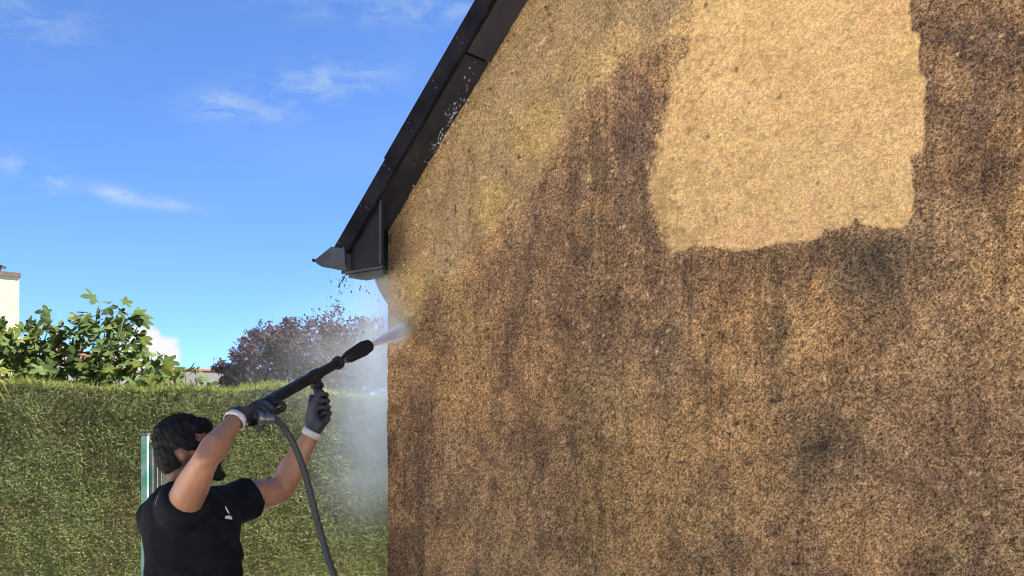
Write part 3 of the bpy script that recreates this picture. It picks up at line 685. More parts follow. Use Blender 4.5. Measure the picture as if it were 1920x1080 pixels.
cowl = MB(); cowl.frame_box((cxx - .11, 20.92, cz + .17), (.22, 0, -.04), (0, .18, 0), (.02, 0, .05)); cowl.build('cowl', mat('cowl_dark', (.05, .05, .05), .5, .2, 8), rfn)

nb_ = empty('neighbour_house', (-10.2, 36, 0)); tag(nb_, 'far low house with grey roof just above the hedge, left of the purple tree', 'house')
e0, e1 = at(286, 693, 36), at(470, 699, 37.5)
mb = MB(); dnn = Vector((.1, -2.2, -1.1))
mb.add([e0, e1, e1 + dnn, e0 + dnn, e0 - UP * .12, e1 - UP * .12, e1 + dnn - UP * .12, e0 + dnn - UP * .12], [(3, 2, 1, 0), (4, 5, 6, 7), (7, 6, 2, 3), (4, 7, 3, 0), (2, 6, 5, 1), (1, 5, 4, 0)])
rfb = mb.build('roof', M_sl2, nb_)
for k in range(12):
    a = e0.lerp(e1, k / 12); b = e0.lerp(e1, (k + 1.06) / 12); mb = MB(); mb.tube([a, b], [.09, .1], 8); mb.build('ridge_tile', M_tile, rfb)
mb = MB(); mb.frame_box((e0.x + .15, e0.y - 1.95, 0), (e1.x - e0.x - .3, e1.y - e0.y, 0), (0, 1.9, 0), (0, 0, e0.z - 1.25)); mb.build('wall', M_white, nb_)
mb = MB(); mb.frame_box((e0.x + .1, e0.y - 2.3, e0.z - 1.22), (e1.x - e0.x - .2, e1.y - e0.y, -.1), (0, .08, 0), (0, 0, .1)); mb.build('gutter', M_white, nb_)

# ================================================================== GREEN METAL GATE LEAF behind the man
GY = 5.6
gt = empty('metal_panel', tuple(at(270, 840, GY))); gt.location.z = 0; tag(gt, 'green and galvanised metal panel standing behind the man by the hedge', 'panel')
M_green = mat('worn_green_paint', (.06, .24, .15), .45, .5, 9, .001, 40, base2=(.22, .36, .29)); M_galv = mat('galvanised', (.12, .135, .13), .55, .35, 12, .001, 40, metallic=.3); M_greenl = mat('green_strip', (.12, .34, .24), .5, .4, 10)
def post(px0, px1, ptop, Y, material, name, th=.035):
    a, b = at(px0, ptop, Y), at(px1, ptop, Y); mb = MB(); mb.frame_box((a.x, Y, 0), (b.x - a.x, 0, 0), (0, th, 0), (0, 0, a.z)); return mb.build(name, material, gt, bevel=.003)
pst = post(264.5, 276, 817, GY, M_green, 'post'); 
a = at(263.5, 817, GY - .002); mb = MB(); mb.frame_box((a.x, GY - .004, a.z + .001), (.037, 0, 0), (0, .042, 0), (0, 0, .012)); mb.build('post_cap', M_galv, gt)
for k, (a_, b_, tp, mt) in enumerate([(280, 286.5, 827, M_galv), (289, 295, 836, M_galv), (297, 303, 846, M_galv), (305, 312, 857, M_greenl), (314, 321, 868, M_greenl), (323, 330, 880, M_galv)]):
    sl_ = post(a_, b_, tp, GY + .03 + .05 * k, mt, 'slat', .012)
    a = at((a_ + b_) / 2, tp + 5, GY + .026 + .05 * k); mb = MB(); mb.tube([a, a + Vector((0, -.004, 0))], .004, 8); mb.build('bolt', M_black, gt)
p0, p1 = at(276, 1010, GY + .02), at(330, 1000, GY + .3); mb = MB(); mb.frame_box(p0, p1 - p0, Vector((.01, -.02, 0)), UP * .04); mb.build('rail', M_galv, gt)

# ================================================================== PERSON with the pressure washer
BY = 3.75; X0_, Y0_ = Vector((1, 0, 0)), Vector((0, 1, 0))
def nrm(v): v = Vector(v); return v.normalized()
SR, ER, WR = at(338, 957, 3.62), at(386, 860, 3.45), at(440, 789, 3.62)
SL, EL, WL = at(428, 950, 3.95), at(528, 914, 4.14), at(584, 813, 4.12)
Lx = nrm((.5, .86, 0)); Fx = nrm((.86, -.5, 0))                     # left and front of the torso
HC = at(350, 845, 3.74); HF = nrm((.95, .25, .16)); HLf = nrm(UP.cross(HF)); HU = HF.cross(HLf)
NB = at(342, 922, 3.78)                                              # base of the neck
def tors(z, px, a, b, fy=0.0):
    Y = BY; c = Vector(((px - 960) / F_PX * Y, Y + fy, z)); return (c, Lx * a, Fx * b)
HIP = Vector((-1.13, 3.78, .93))
knee = {1: HIP + Lx * .12 + Fx * .10 + UP * -.45, -1: HIP - Lx * .11 - Fx * .02 + UP * -.45}
ank = {1: HIP + Lx * .15 + Fx * .12 - UP * .84, -1: HIP - Lx * .14 - Fx * .14 - UP * .84}
mb = MB()
# head: skull, face, jaw, nose, brow, lips, ears
mb.ellipsoid(HC + HU * .022 - HF * .006, HF * .100, HLf * .078, HU * .098)
mb.ellipsoid(HC + HF * .045 - HU * .045, HF * .055, HLf * .060, HU * .080)
mb.ellipsoid(HC + HF * .055 - HU * .082, HF * .048, HLf * .048, HU * .036)
mb.capsule(HC + HF * .096 + HU * .012, .009, HC + HF * .118 - HU * .026, .013)
for sd in (-1, 1):
    mb.capsule(HC + HF * .090 + HLf * sd * .012 + HU * .022, .012, HC + HF * .080 + HLf * sd * .045 + HU * .020, .011)
    mb.ellipsoid(HC - HF * .012 + HLf * sd * .077 - HU * .012, HF * .016, HLf * .009, HU * .027)
    mb.ellipsoid(HC + HF * .078 + HLf * sd * .034 - HU * .032, HF * .022, HLf * .022, HU * .020)
mb.capsule(HC + HF * .100 - HU * .058 + HLf * .016, .008, HC + HF * .100 - HU * .058 - HLf * .016, .008)
mb.ellipsoid(HC + HF * .088 - HU * .100, HF * .022, HLf * .026, HU * .020)
mb.capsule(HC - HU * .06 - HF * .03, .056, NB, .062)
# trunk
mb.loft([tors(.90, 350, .15, .10), tors(1.00, 352, .15, .105), tors(1.15, 362, .155, .105), tors(1.30, 362, .165, .105), tors(1.39, 360, .15, .09), tors(1.45, 350, .10, .07)], 18)
for S_, E_, W_ in ((SR, ER, WR), (SL, EL, WL)):
    d = (E_ - S_); f = (W_ - E_)
    if S_ is SL: mb.capsule(S_, .066, S_ + d * .55, .062); mb.capsule(S_ + d * .55, .062, E_ - UP * .012, .050); mb.capsule(E_ - UP * .010, .050, E_ + f * .35, .053); mb.capsule(E_ + f * .35, .053, W_, .030)
    mb.capsule(S_, .062, S_ + d * .5, .058); mb.capsule(S_ + d * .5, .058, E_, .041)
    mb.ellipsoid(E_ - f.normalized() * .012 + (d.normalized() - f.normalized()) * .012, X0_ * .024, Y0_ * .024, UP * .024, 10, 6); mb.capsule(E_, .042, E_ + f * .30, .049); mb.capsule(E_ + f * .32, .047, W_, .029); mb.capsule(W_, .029, W_ + f.normalized() * .03, .027)
for sd in (-1, 1):
    mb.capsule(HIP + Lx * sd * .09, .085, knee[sd], .055); mb.capsule(knee[sd], .055, ank[sd], .038)
M_skin = mat('skin', (.40, .212, .126), .45, .15, 9, .0012, 140, base2=(.31, .145, .078), spec=.35)
sk = NT(M_skin.node_tree); pb = sk.n['Principled BSDF']; src_ = pb.inputs['Base Color'].links[0].from_socket
ob_ = sk.node('ShaderNodeTexCoord').outputs['Object']
# close-cropped sides and nape: stubble showing on the skin
rel = sk.vmath('SUBTRACT', ob_, tuple(HC - HF * .035 - HU * .012)); dist_ = sk.vmath('LENGTH', sk.vmath('MULTIPLY', rel, (1, 1, .85)))
ms = sk.math('SUBTRACT', 1.0, sk.smooth(sk.math('ADD', dist_, sk.math('MULTIPLY', sk.noise(ob_, 60, 3), .02)), .085, .118))
src_ = sk.mix(sk.math('MULTIPLY', ms, .82), src_, (.030, .022, .018, 1))
# freckled, uneven tan
tn_ = sk.smooth(sk.noise(ob_, 42, 5, .65), .42, .75); src_ = sk.mix(sk.math('MULTIPLY', tn_, .35), src_, (.26, .115, .06, 1))
sk.l.new(src_, pb.inputs['Base Color']); sk = M_skin.node_tree
sk.nodes['Principled BSDF'].inputs['Subsurface Weight'].default_value = .0
body_me = organic(mb, .008, 8, 'person')
person = link('person', body_me, M_skin)
tag(person, 'man in black t-shirt and grey gloves aiming a pressure washer at the wall', 'person')
def wear(name, me, material, parent=None):
    o = link(name, me, material); o.parent = parent or person; return o
bvh_body = BVHTree.FromPolygons([v.co for v in body_me.vertices], [p_.vertices[:] for p_ in body_me.polygons])

# hair: short curls over the skull, faded at the sides; beard along the jaw
M_hair = mat('black_hair', (.007, .006, .006), .65, .4, 60, .003, 220, spec=.25)
rg = random.Random(5); mb = MB()
mb.ellipsoid(HC + HU * .042 - HF * .012, HF * .098, HLf * .077, HU * .089)
mb.ellipsoid(HC - HF * .048 - HU * .004, HF * .064, HLf * .073, HU * .080)
mb.ellipsoid(HC - HF * .004 + HU * .020, HF * .090, HLf * .0825, HU * .060)
mb.ellipsoid(HC + HF * .040 + HU * .072, HF * .056, HLf * .066, HU * .040)
for k in range(300):
    v = Vector((rg.gauss(0, 1), rg.gauss(0, 1), rg.gauss(0, 1))).normalized()
    f_, l_, u_ = v.x, v.y, v.z
    if u_ < .02 and f_ > -.35: continue
    if u_ < -.35: continue
    p = HC + HU * .036 - HF * .012 + HF * f_ * .096 + HLf * l_ * .0755 + HU * u_ * .088
    r_ = rg.uniform(.005, .0095) * (1.15 if u_ > .5 else .7); mb.ellipsoid(p, HF * r_, HLf * r_, HU * r_, 7, 5)
for k in range(16):                                           # fringe
    p = HC + HF * (.074 + rg.uniform(-.01, .010)) + HLf * rg.uniform(-.05, .05) + HU * (.080 + rg.uniform(-.010, .010)); r_ = rg.uniform(.008, .013)
    mb.ellipsoid(p, HF * r_, HLf * r_, HU * r_, 7, 5)
wear('hair', organic(mb, .0038, 1, 'hair', lambda co, no: co + no * ((vnoise3(co * 70, 5) - .5) * .005 + (vnoise3(co * 210, 8) - .5) * .004)[:, None]), M_hair)
hm = [o_ for o_ in bpy.data.objects if o_.name.startswith('hair')][0].data
nv = len(hm.vertices); hco = np.empty(nv * 3); hm.vertices.foreach_get('co', hco); hco = hco.reshape(-1, 3); hno = np.empty(nv * 3); hm.vertices.foreach_get('normal', hno); hno = hno.reshape(-1, 3)
ii = RNG.integers(0, nv, 9000); lean = unit(RNG.normal(0, 1, (9000, 3)))
sB = unit(hno[ii] * .7 + lean * .5 + np.array(HF) * .7) * RNG.uniform(.005, .014, (9000, 1)); sC = unit(np.cross(sB, RNG.normal(0, 1, (9000, 3)))) * RNG.uniform(.0010, .0022, (9000, 1))
st_ = quads_mesh('hair_strands', hco[ii] - hno[ii] * .002, sB, sC, np.full((9000, 3), .008)); o = link('hair_strands', st_, M_hair); o.parent = [o_ for o_ in bpy.data.objects if o_.name.startswith('hair') and o_.data is hm][0]; o['kind'] = 'stuff'
mb = MB()
for sd in (-1, 1):
    mb.capsule(HC + HLf * sd * .066 + HF * .02 - HU * .03, .010, HC + HLf * sd * .050 + HF * .045 - HU * .085, .014)
    mb.capsule(HC + HLf * sd * .050 + HF * .045 - HU * .085, .014, HC + HLf * sd * .018 + HF * .093 - HU * .108, .017)
    mb.capsule(HC + HLf * sd * .022 + HF * .105 - HU * .055, .006, HC + HLf * sd * .026 + HF * .096 - HU * .085, .009)
mb.capsule(HC + HF * .097 - HU * .104 + HLf * .018, .019, HC + HF * .097 - HU * .104 - HLf * .018, .019)
mb.capsule(HC + HF * .108 - HU * .047 + HLf * .02, .006, HC + HF * .108 - HU * .047 - HLf * .02, .006)
wear('beard', organic(mb, .004, 2, 'beard', lambda co, no: co + no * ((vnoise3(co * 160, 5) - .5) * .004)[:, None]), M_hair)
for sd in (-1, 1):
    mb = MB(); mb.capsule(HC + HF * .098 + HLf * sd * .016 + HU * .030, .004, HC + HF * .088 + HLf * sd * .046 + HU * .028, .004); mb2 = mb
    o = link('eyebrow', mb.mesh('eyebrow', True), M_hair); o.parent = person
    mb = MB(); mb.ellipsoid(HC + HF * .088 + HLf * sd * .032 + HU * .004, HF * .011, HLf * .013, HU * .009); o = link('eye', mb.mesh('eye', True), mat('eye_white', (.5, .48, .45), .3, .1, 30)); o.parent = person

# t-shirt
M_shirt = mat('black_cotton', (.007, .007, .009), .85, .35, 14, .0012, 260, base2=(.012, .012, .015), spec=.12)
mb = MB()
mb.loft([tors(.92, 362, .18, .132), tors(1.02, 363, .180, .132), tors(1.12, 365, .180, .131), tors(1.22, 365, .181, .131), tors(1.31, 362, .188, .135), tors(1.385, 358, .175, .118), tors(1.43, 346, .135, .095), tors(1.462, 342, .085, .078)], 22)
dR = (ER - SR); dL = (EL - SL)
upb = tors(1.36, 354, .1, .1)[0]
mb.capsule(upb, .10, SR, .082); mb.capsule(upb, .10, SL, .078)
for S_, d, a, b, e in ((SR, dR, .082, .074, .20), (SL, dL, .076, .070, .40)):
    mb.tube([S_ - d * .15, S_, S_ + d * e * .5, S_ + d * e], [a * .9, a, (a + b) / 2, b], 16)
mb.ellipsoid(at(308, 968, 3.74), Fx * .070, Lx * .09, UP * .10)          # shoulder blade
def folds(co, no):
    q = co - np.array(BY); a = vnoise3(np.stack([co[:, 0] * 9 + co[:, 2] * 7, co[:, 1] * 9 + co[:, 2] * 4, co[:, 2] * 3 - co[:, 0] * 5], 1), 31)
    r_ = 1 - np.abs(2 * a - 1) * 2.2
    return co + no * (np.clip(r_, -.5, 1) * .015 + (vnoise3(co * 26, 41) - .5) * .006)[:, None]
shirt_me = organic(mb, .008, 4, 't_shirt', folds)
shirt = wear('t_shirt', shirt_me, M_shirt)
bvh_shirt = BVHTree.FromPolygons([v.co for v in shirt_me.vertices], [p_.vertices[:] for p_ in shirt_me.polygons])
def on_shirt(px, py, lift=.002):
    d = direction(px, py); h = bvh_shirt.ray_cast(Vector((0, 0, CAMZ)), d)
    return (h[0] + h[1] * lift) if h[0] is not None else at(px, py, BY)
M_print = mat('white_print', (.75, .75, .74), .7, .1, 30)
def stroke(pts, wd, name, material):
    L_, R_ = [], []
    for k, (x, y_) in enumerate(pts):
        x0, y0 = pts[max(k - 1, 0)]; x1, y1 = pts[min(k + 1, len(pts) - 1)]; l = math.hypot(x1 - x0, y1 - y0); nx, ny = -(y1 - y0) / l, (x1 - x0) / l; ww = wd[k] / 2
        L_.append(on_shirt(x + nx * ww, y_ + ny * ww)); R_.append(on_shirt(x - nx * ww, y_ - ny * ww))
    vs = L_ + R_; n = len(pts); me = bpy.data.meshes.new(name); me.from_pydata([tuple(v) for v in vs], [], [(i, i + 1, n + i + 1, n + i) for i in range(n - 1)]); me.update()
    o = link(name, me, material); o.parent = shirt; return o
stroke([(422, 950), (424, 955), (427, 960), (429, 963)], [1.5, 2.6, 2.6, 1.2], 'chest_print', M_print)
stroke([(421, 971), (425, 970), (430, 970), (434, 973)], [4, 6, 7, 4], 'chest_print', M_print)
stroke([(292, 948), (293, 941), (296, 934), (298, 928)], [1, 1.3, 1.3, 1], 'piping', mat('grey_piping', (.16, .16, .18), .7, .1, 30))
# collar ring, trousers, shoes
mb = MB(); ring = []
for k in range(19):
    a = 2 * math.pi * k / 18; ring.append(NB + Vector((0, 0, -.022)) + Lx * math.cos(a) * .074 + Fx * math.sin(a) * .070 - UP * .018 * math.sin(a))
mb.tube(ring, .009, 8); o = link('collar', mb.mesh('collar', True), M_shirt); o.parent = shirt
mb = MB(); mb.loft([(HIP + UP * .06, Lx * .17, Fx * .125), (HIP - UP * .03, Lx * .175, Fx * .13), (HIP - UP * .10, Lx * .17, Fx * .12)], 18)
for sd in (-1, 1):
    mb.capsule(HIP + Lx * sd * .09 - UP * .04, .10, knee[sd], .075); mb.capsule(knee[sd], .075, ank[sd] + UP * .03, .060)
wear('trousers', organic(mb, .012, 4, 'trousers'), mat('work_trousers', (.03, .033, .04), .9, .3, 12, .001, 150))
for sd in (-1, 1):
    c = ank[sd]; mb = MB(); mb.loft([(c + Fx * -.06 - UP * .035, Lx * .035, UP * .05), (c - UP * .03, Lx * .042, UP * .055), (c + Fx * .08 - UP * .05, Lx * .046, UP * .038), (c + Fx * .17 - UP * .06, Lx * .036, UP * .025)], 14)
    wear('shoe', organic(mb, .008, 3, 'shoe'), mat('work_shoe', (.02, .02, .02), .6, .3, 10))

# ---- the lance
LR, LN = at(497, 757, 3.80), at(690, 649, 4.56); LD = (LN - LR).normalized(); LLEN = (LN - LR).length
LS = LD.cross(UP).normalized(); LU = LS.cross(LD)
def lp(px):                                                    # point of the lance axis seen in column px
    a = (px - 960) / F_PX; k = (a * LR.y - LR.x) / (LD.x - a * LD.y); return LR + LD * k
lance = empty('pressure_washer_lance', tuple(LR)); tag(lance, 'black pressure washer lance with side handle, held up to the wall', 'lance')
M_pl = mat('black_plastic', (.008, .008, .009), .5, .5, 18, .001, 70, base2=(.018, .0175, .018), spec=.22); M_rub = mat('black_rubber', (.010, .010, .010), .7, .4, 22, .002, 90)
M_steel = mat('steel', (.35, .36, .37), .35, .3, 20, metallic=.7)
def rod(name, material, prof, n=16, parent=lance, rect=None):   # prof: (column, radius)
    mb = MB(); 
    mb.loft([(lp(x), LS * r_, LU * r_) for x, r_ in prof], n, 2.0 if rect is None else rect); return mb.build(name, material, parent, smooth=rect is None, bevel=0)
rod('barrel', M_pl, [(494, .010), (497, .0185), (505, .0195), (540, .0195), (586, .019), (590, .018)], 16, rect=3.2)
rod('fore_tube', M_pl, [(586, .016), (590, .0175), (626, .017), (632, .016)], 16, rect=3.0)
rod('collar', M_rub, [(583, .018), (585, .024), (597, .024), (599, .018)])
rod('flange', M_rub, [(631, .012), (632, .027), (635, .027), (636, .012)])
for off in (-1, 1):
    a, b = lp(633) + LU * .012 * off, lp(656) + LU * .010 * off; mb = MB(); mb.tube([a, b], .006, 8); mb.build('pipe', M_steel if off < 0 else M_pl, lance, smooth=True)
nz = rod('nozzle_head', M_rub, [(649, .014), (650.5, .021), (655, .0235), (667, .0255), (678, .0285), (687, .029), (690, .028), (690.6, .017)])
rod('nozzle', M_pl, [(688, .010), (691, .010), (691.6, .006)])
for k in range(10):
    a = 2 * math.pi * k / 10; e = LS * math.cos(a) + LU * math.sin(a); mb = MB(); mb.tube([lp(654) + e * .0230, lp(684) + e * .0288], [.003, .004], 6); mb.build('grip_rib', M_rub, nz)
# side handle held by the left hand
HT0, HB0 = lp(591), at(603, 770, lp(591).y - .01)
HA = (HB0 - HT0).normalized(); mb = MB(); mb.tube([HT0, HT0 + HA * .03, HT0 + HA * .034, HT0 + HA * .048, HT0 + HA * .052, HB0, HB0 + HA * .008], [.021, .019, .026, .026, .018, .018, .010], 14); mb.build('side_handle', M_pl, lance, smooth=False)
# gun: rear housing, pistol grip, trigger guard loop, trigger
GT, GB = at(503, 762, 3.80), at(474, 796, 3.72)
mb = MB(); mb.loft([(at(488, 764, 3.78), LS * .016, LU * .016), (at(498, 760, 3.80), LS * .021, LU * .024), (at(516, 751, 3.84), LS * .02, LU * .022)], 14, 3); mb.build('gun_housing', M_pl, lance)
mb = MB(); mb.loft([(GT, LS * .016, LD * .022), (GT.lerp(GB, .5), LS * .017, LD * .020), (GB, LS * .017, LD * .022)], 14, 2.6); mb.build('pistol_grip', M_pl, lance)
gl = [at(x, y_, 3.79) for x, y_ in [(499, 757), (508, 754), (522, 754), (531, 757), (533, 762), (530, 767), (518, 772), (507, 777), (500, 778), (494, 772)]]
mb = MB(); mb.tube(gl, [.008, .009, .009, .009, .010, .010, .010, .010, .009, .008], 10); mb.build('trigger_guard', M_pl, lance, smooth=True)
mb = MB(); mb.tube([at(508, 758, 3.79), at(512, 765, 3.79), at(507, 771, 3.79)], [.006, .006, .004], 8); mb.build('trigger', M_rub, lance, smooth=True)
K0, K1 = at(484, 784, 3.66), at(514, 786, 3.68); kd = (K1 - K0).normalized(); kl = (K1 - K0).length
mb = MB(); mb.tube([K0 + kd * kl * f_ for f_ in (0, .05, .3, .33, .42, .45, .62, .65, .8, 1)], [.018, .022, .022, .018, .018, .021, .021, .017, .017, .0145], 14); mb.build('hose_coupling', mat('coupling_grey', (.16, .16, .155), .4, .4, 20, metallic=.5), lance)
# hose
hp = [(514, 786, 3.68), (526, 795, 3.70), (541, 815, 3.72), (556, 845, 3.73), (570, 882, 3.74), (582, 925, 3.74), (592, 965, 3.74), (604, 1010, 3.74), (616, 1050, 3.73), (630, 1090, 3.72), (660, 1200, 3.70), (690, 1400, 3.65), (690, 1600, 3.6)]
pts = [at(*q_) for q_ in hp] + [Vector((-.50, 3.5, .03)), Vector((-.35, 3.2, .016)), Vector((.0, 2.6, .016)), Vector((.7, 1.6, .016)), Vector((1.4, -.5, .016))]
def catmull(pts, k=6):
    out = []
    for i in range(len(pts) - 1):
        p0, p1, p2, p3 = pts[max(i - 1, 0)], pts[i], pts[i + 1], pts[min(i + 2, len(pts) - 1)]
        for j in range(k):
            t_ = j / k; out.append(.5 * ((2 * p1) + (p2 - p0) * t_ + (2 * p0 - 5 * p1 + 4 * p2 - p3) * t_ ** 2 + (3 * p1 - p0 - 3 * p2 + p3) * t_ ** 3))
    return out + [pts[-1]]
mb = MB(); mb.tube(catmull(pts), .0118, 12); o = mb.build('pressure_hose', mat('hose_grey', (.045, .047, .043), .6, .3, 30, .0006, 400), smooth=True)
tag(o, 'dark grey hose hanging from the lance grip down past the man', 'hose')

# ---- gloved hands closed on the lance
M_glove = mat('grey_glove', (.020, .022, .025), .6, .45, 25, .0014, 110, base2=(.046, .048, .054)); M_cuff = mat('white_cuff', (.55, .53, .50), .85, .2, 60, .001, 200)
def fist(wrist, elbow, a0, a1, n_f, e1, e2, angs, rad, knuck, thumb, name, palm):
    mb = MB(); ax = (a1 - a0)
    fr = [.0120, .0125, .0122, .0105]
    for i in range(4):
        c = a0 + ax * n_f[i]; lens = [1.0, 1.08, 1.02, .9][i]
        pts = [c + (e1 * math.cos(R(a)) + e2 * math.sin(R(a))) * rad for a in [knuck + (a - knuck) * lens if k_ else a for k_, a in enumerate(angs)]]
        for k in range(len(pts) - 1): mb.capsule(pts[k], fr[i] * (1 - .05 * k), pts[k + 1], fr[i] * (1 - .05 * (k + 1)), 10)
        kn = pts[0]; mb.capsule(wrist.lerp(kn, .25), .021, kn, fr[i] * 1.12, 10)
        for f_ in (.5, .75): mb.ellipsoid(wrist.lerp(kn, f_), *(v * .019 for v in (e1, e2, ax.normalized())), 10, 6)
    for p0, r0, p1, r1 in palm: mb.capsule(p0, r0, p1, r1)
    for k in range(len(thumb) - 1): mb.capsule(thumb[k][0], thumb[k][1], thumb[k + 1][0], thumb[k + 1][1], 10)
    d = (wrist - elbow).normalized(); mb.capsule(wrist - d * .006, .033, wrist + d * .03, .030)
    o = wear(name, organic(mb, .0032, 2, name), M_glove)
    s_ = d.orthogonal().normalized(); t_ = d.cross(s_); cu = MB(); rr = []
    for k, (f_, r_) in enumerate([(-.020, .034), (-.022, .0375), (-.012, .0395), (-.002, .0385), (.004, .036), (.004, .031), (-.020, .031)]):
        rr.append([wrist + d * f_ + (s_ * math.cos(2 * math.pi * j / 18) + t_ * math.sin(2 * math.pi * j / 18)) * (r_ + .0012 * math.sin(5 * j + k)) for j in range(18)])
    cu.rings(rr, cap=False); c = link('cuff', cu.mesh('cuff', True), M_cuff); c.parent = o
    return o
X_, Y_ = Vector((1, 0, 0)), Vector((0, 1, 0))
ax0, ax1 = HT0, HB0; al = (ax1 - ax0).normalized(); e1 = (X_ - al * X_.dot(al)).normalized(); e2 = (Y_ - al * Y_.dot(al)).normalized()
tf = lambda y_: (y_ - 703) / (770 - 703)
pc = lambda y_, a, r_: ax0 + (ax1 - ax0) * tf(y_) + (e1 * math.cos(R(a)) + e2 * math.sin(R(a))) * r_
fist(WL + (WL - EL).normalized() * .012, EL, ax0, ax1, [tf(742), tf(754), tf(766), tf(777)], e1, e2, [165, 120, 75, 30, -15, -60, -100], .031, 165,
     [(WL.lerp(pc(768, 200, .03), .4), .022), (pc(765, 230, .036), .017), (pc(748, 262, .036), .0135), (pc(738, 300, .036), .0115)], 'glove',
     [(WL, .028, pc(770, 185, .034), .026), (pc(775, 180, .030), .022, pc(748, 175, .028), .018), (WL, .028, pc(785, 60, .022), .016)])
ga = (GB - GT).normalized(); f1 = (Vector((.80, .25, .55))); f1 = (f1 - ga * f1.dot(ga)).normalized(); f2 = ga.cross(f1)
if f2.y < 0: f2 = -f2                                            # f1 forward, f2 away from the viewer
gpt = lambda t_, a, r_: GT + (GB - GT) * t_ + (f1 * math.cos(R(a)) + f2 * math.sin(R(a))) * r_
fist(WR + (WR - ER).normalized() * .012, ER, GT, GB, [.18, .42, .66, .88], f1, f2, [-95, -50, -5, 40, 85, 125], .031, -95,
     [(WR.lerp(gpt(.2, 150, .03), .4), .020), (gpt(.05, 150, .036), .016), (gpt(-.05, 100, .036), .013), (gpt(-.05, 60, .036), .011)], 'glove',
     [(WR, .027, gpt(.3, 215, .030), .024), (gpt(.15, 225, .032), .020, gpt(.8, 225, .030), .020)])

# ================================================================== WATER: jet, mist, droplets
def vol_mat(name, dens_fn, color=(.86, .95, 1, 1), aniso=.25):
    m = bpy.data.materials.new(name); m.use_nodes = True; t = NT(m.node_tree); t.n.clear()
    out = t.node('ShaderNodeOutputMaterial'); pv = t.node('ShaderNodeVolumePrincipled'); pv.inputs['Color'].default_value = color; pv.inputs['Anisotropy'].default_value = aniso
    tcn = t.node('ShaderNodeTexCoord'); t.put(pv.inputs['Density'], dens_fn(t, tcn.outputs['Object'])); t.l.new(pv.outputs[0], out.inputs['Volume'])
    try: m.cycles.volume_sampling = 'MULTIPLE_IMPORTANCE'
    except Exception: pass
    return m
def gaus(t, o, c, sx, sy, sz, amt, rot=0.0):
    d = t.vmath('SUBTRACT', o, tuple(c)); d = t.vmath('MULTIPLY', d, (1 / sx, 1 / sy, 1 / sz))
    return t.math('MULTIPLY', t.math('POWER', 2.718, t.math('MULTIPLY', t.vmath('DOT_PRODUCT', d, d), -1.0)), amt)
hs, hz = wall_sz(764, 617); HIT = W(hs, hz, .0)
def mist_d(t, o):
    g_ = None
    for px, py, Y, sx, sy, sz, amt in [(715, 740, 5.5, .13, .35, .30, 2.3), (700, 860, 5.5, .13, .3, .24, 1.05), (722, 620, 5.35, .10, .25, .18, 1.5), (655, 720, 5.6, .18, .3, .34, .25), (700, 545, 5.2, .09, .15, .12, 1.0), (600, 690, 5.8, .35, .4, .22, .11), (640, 900, 5.6, .14, .3, .22, .35)]:
        q_ = gaus(t, o, at(px, py, Y), sx, sy, sz, amt); g_ = q_ if g_ is None else t.math('ADD', g_, q_)
    n = t.smooth(t.noise(o, 3.2, 4, .6, .6), .28, .72)
    return t.math('MULTIPLY', g_, t.math('ADD', .35, t.math('MULTIPLY', n, 1.1)))
mb = MB(); mb.rings([[Vector((x, y_, z_)) for x, y_ in [(-2.1, 5.12), (-.62, 5.12), (-.12, 5.72), (-.06, 6.25), (-2.1, 6.25)]] for z_ in (.7, 2.85)])
o = mb.build('mist', vol_mat('water_mist', mist_d)); tag(o, 'pale cloud of water mist drifting at the house corner', 'mist', kind='stuff')
# the fan of water from the nozzle to the wall
J0 = lp(691); JD = (HIT - J0); jn = JD.normalized(); js = jn.cross(UP).normalized(); ju = js.cross(jn)
def jet_d(t, o):
    d = t.vmath('DOT_PRODUCT', t.vmath('SUBTRACT', o, tuple(J0)), tuple(jn))
    f = t.smooth(d, 0.0, .25)
    n = t.smooth(t.noise(o, 26, 3, .6), .3, .7)
    fe = t.math('SUBTRACT', 1.0, t.smooth(d, JD.length * .62, JD.length * .97))
    return t.math('MULTIPLY', t.math('MULTIPLY', t.math('ADD', 190.0, t.math('MULTIPLY', f, -110.0)), t.math('ADD', .5, n)), fe)
mb = MB(); mb.loft([(J0 + JD * f_, js * (.008 + .024 * f_), ju * (.008 + .036 * f_)) for f_ in (0, .1, .25, .45, .65, .85, .96)], 14)
o = mb.build('water_jet', vol_mat('jet_spray', jet_d, (.97, .98, 1, 1), .3), smooth=True); tag(o, 'white fan of water spraying from the nozzle onto the wall', 'water jet', kind='stuff')
# streaks of solid water inside the fan
sv_, sf_ = [], []
for k in range(1000):
    f0 = random.random() ** 1.3 * .86; ln_ = random.uniform(.03, .09); rr_ = math.sqrt(random.random()); aa = random.uniform(0, 2 * math.pi)
    e_ = lambda f_: J0 + JD * f_ + js * math.cos(aa) * rr_ * (.004 + .020 * f_) + ju * math.sin(aa) * rr_ * (.004 + .031 * f_)
    mb = MB(); mb.tube([e_(f0), e_(f0 + ln_ * .5), e_(min(f0 + ln_, .97))], [.0003, random.uniform(.0007, .0016) * (1.15 - .5 * f0), .0003], 4); k0 = len(sv_); sv_ += mb.v; sf_ += [tuple(i + k0 for i in f_) for f_ in mb.f]
me = bpy.data.meshes.new('water_streaks'); me.from_pydata(sv_, [], sf_); me.update()
jst = link('water_streaks', me, mat('white_water', (.85, .87, .9), .2, .05, 30)); jst.parent = o; jst['kind'] = 'stuff'
def burst_d(t, o):
    n = t.smooth(t.noise(o, 14, 3, .6), .3, .7)
    g_ = t.math('ADD', gaus(t, o, HIT + N * .05 + U * -.03, .09, .09, .07, 5.0), gaus(t, o, HIT + N * .06 + U * -.06 + UP * .14, .08, .08, .14, 2.0))
    return t.math('MULTIPLY', g_, t.math('ADD', .4, n))
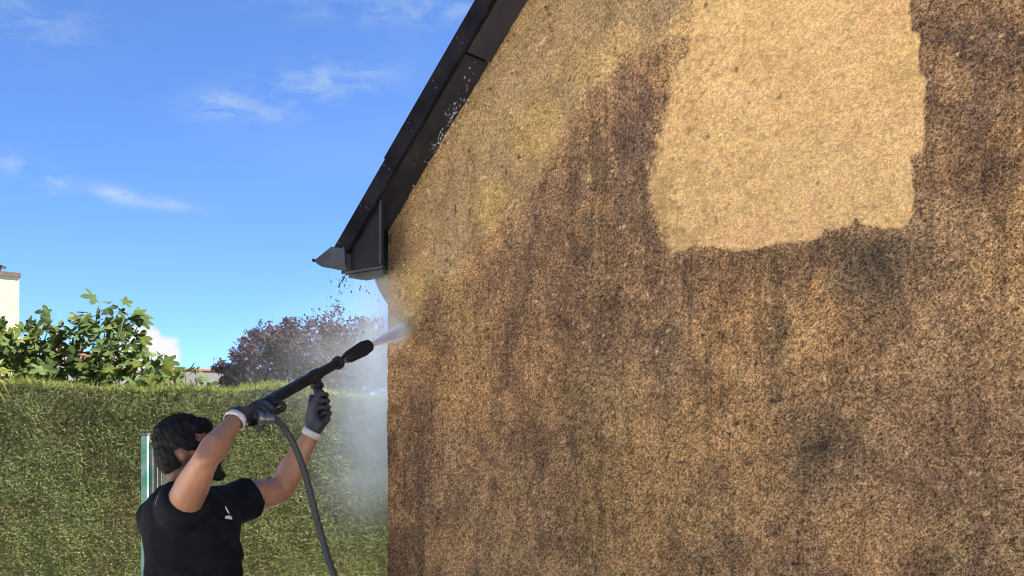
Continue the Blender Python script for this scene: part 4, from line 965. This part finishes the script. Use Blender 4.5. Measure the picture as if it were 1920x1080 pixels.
mb = MB(); mb.ellipsoid(HIT + N * .125 + U * -.04 + UP * .06, U * .24, N * .115, UP * .32, 18, 12)
o = mb.build('spray_burst', vol_mat('burst', burst_d)); tag(o, 'thin white burst of spray where the jet strikes the wall', 'spray', kind='stuff')
def drops(name, label, pts, rr, material):
    base = MB(); base.ellipsoid((0, 0, 0), (1, 0, 0), (0, 1, 0), (0, 0, 1), 6, 4); bv = np.array(base.v); mb = MB()
    for p, r_ in zip(pts, rr):
        k = len(mb.v); st = np.array((1, 1, random.uniform(.8, 2.0))); mb.v += [tuple(x) for x in (bv * r_ * st + np.array(p))]; mb.f += [tuple(i + k for i in f_) for f_ in base.f]
    o = link(name, mb.mesh(name, True), material); tag(o, label, 'water', kind='stuff'); return o
M_drop = mat('white_water', (.8, .82, .85), .2, .1, 30); M_dropd = mat('backlit_water', (.10, .13, .17), .15, .2, 30)  # sun glint painted as white drops, backlighting as an opaque dark base colour
pts, rr = [], []
for k in range(120):
    f_ = random.random(); x = 805 + 75 * f_; y_ = 300 - 140 * f_ + random.gauss(0, 9); x += random.gauss(0, 5)
    if random.random() < .35: x, y_ = random.uniform(770, 900), 0; y_ = 300 - (x - 800) * 1.7 + random.gauss(0, 40)
    s_, z_ = plane_sz(x, y_, .10); pts.append(W(s_, z_, .10)); rr.append(random.choice([.0010, .0012, .0017, .0024]))
ok = [i for i, p in enumerate(pts) if p.z < rake((p - C0).dot(U)) - .012]
drops('water_droplets', 'white water droplets flying up along the black roof verge', [pts[i] for i in ok], [rr[i] for i in ok], M_drop)
pts, rr = [], []
for k in range(46):
    x = random.uniform(610, 712); y_ = 515 + random.expovariate(1 / 32.); s_ = at(x, y_, 4.85 + random.uniform(-.05, .05)); pts.append(s_); rr.append(random.choice([.0018, .0025, .0035]))
for k in range(22):
    f_ = k / 22; pts.append(at(648 - 14 * f_ + random.gauss(0, 1.2), 514 + 26 * f_, 4.85)); rr.append(random.uniform(.002, .0036))
drops('water_droplets', 'dark water drops falling below the eave end', pts, rr, M_dropd)
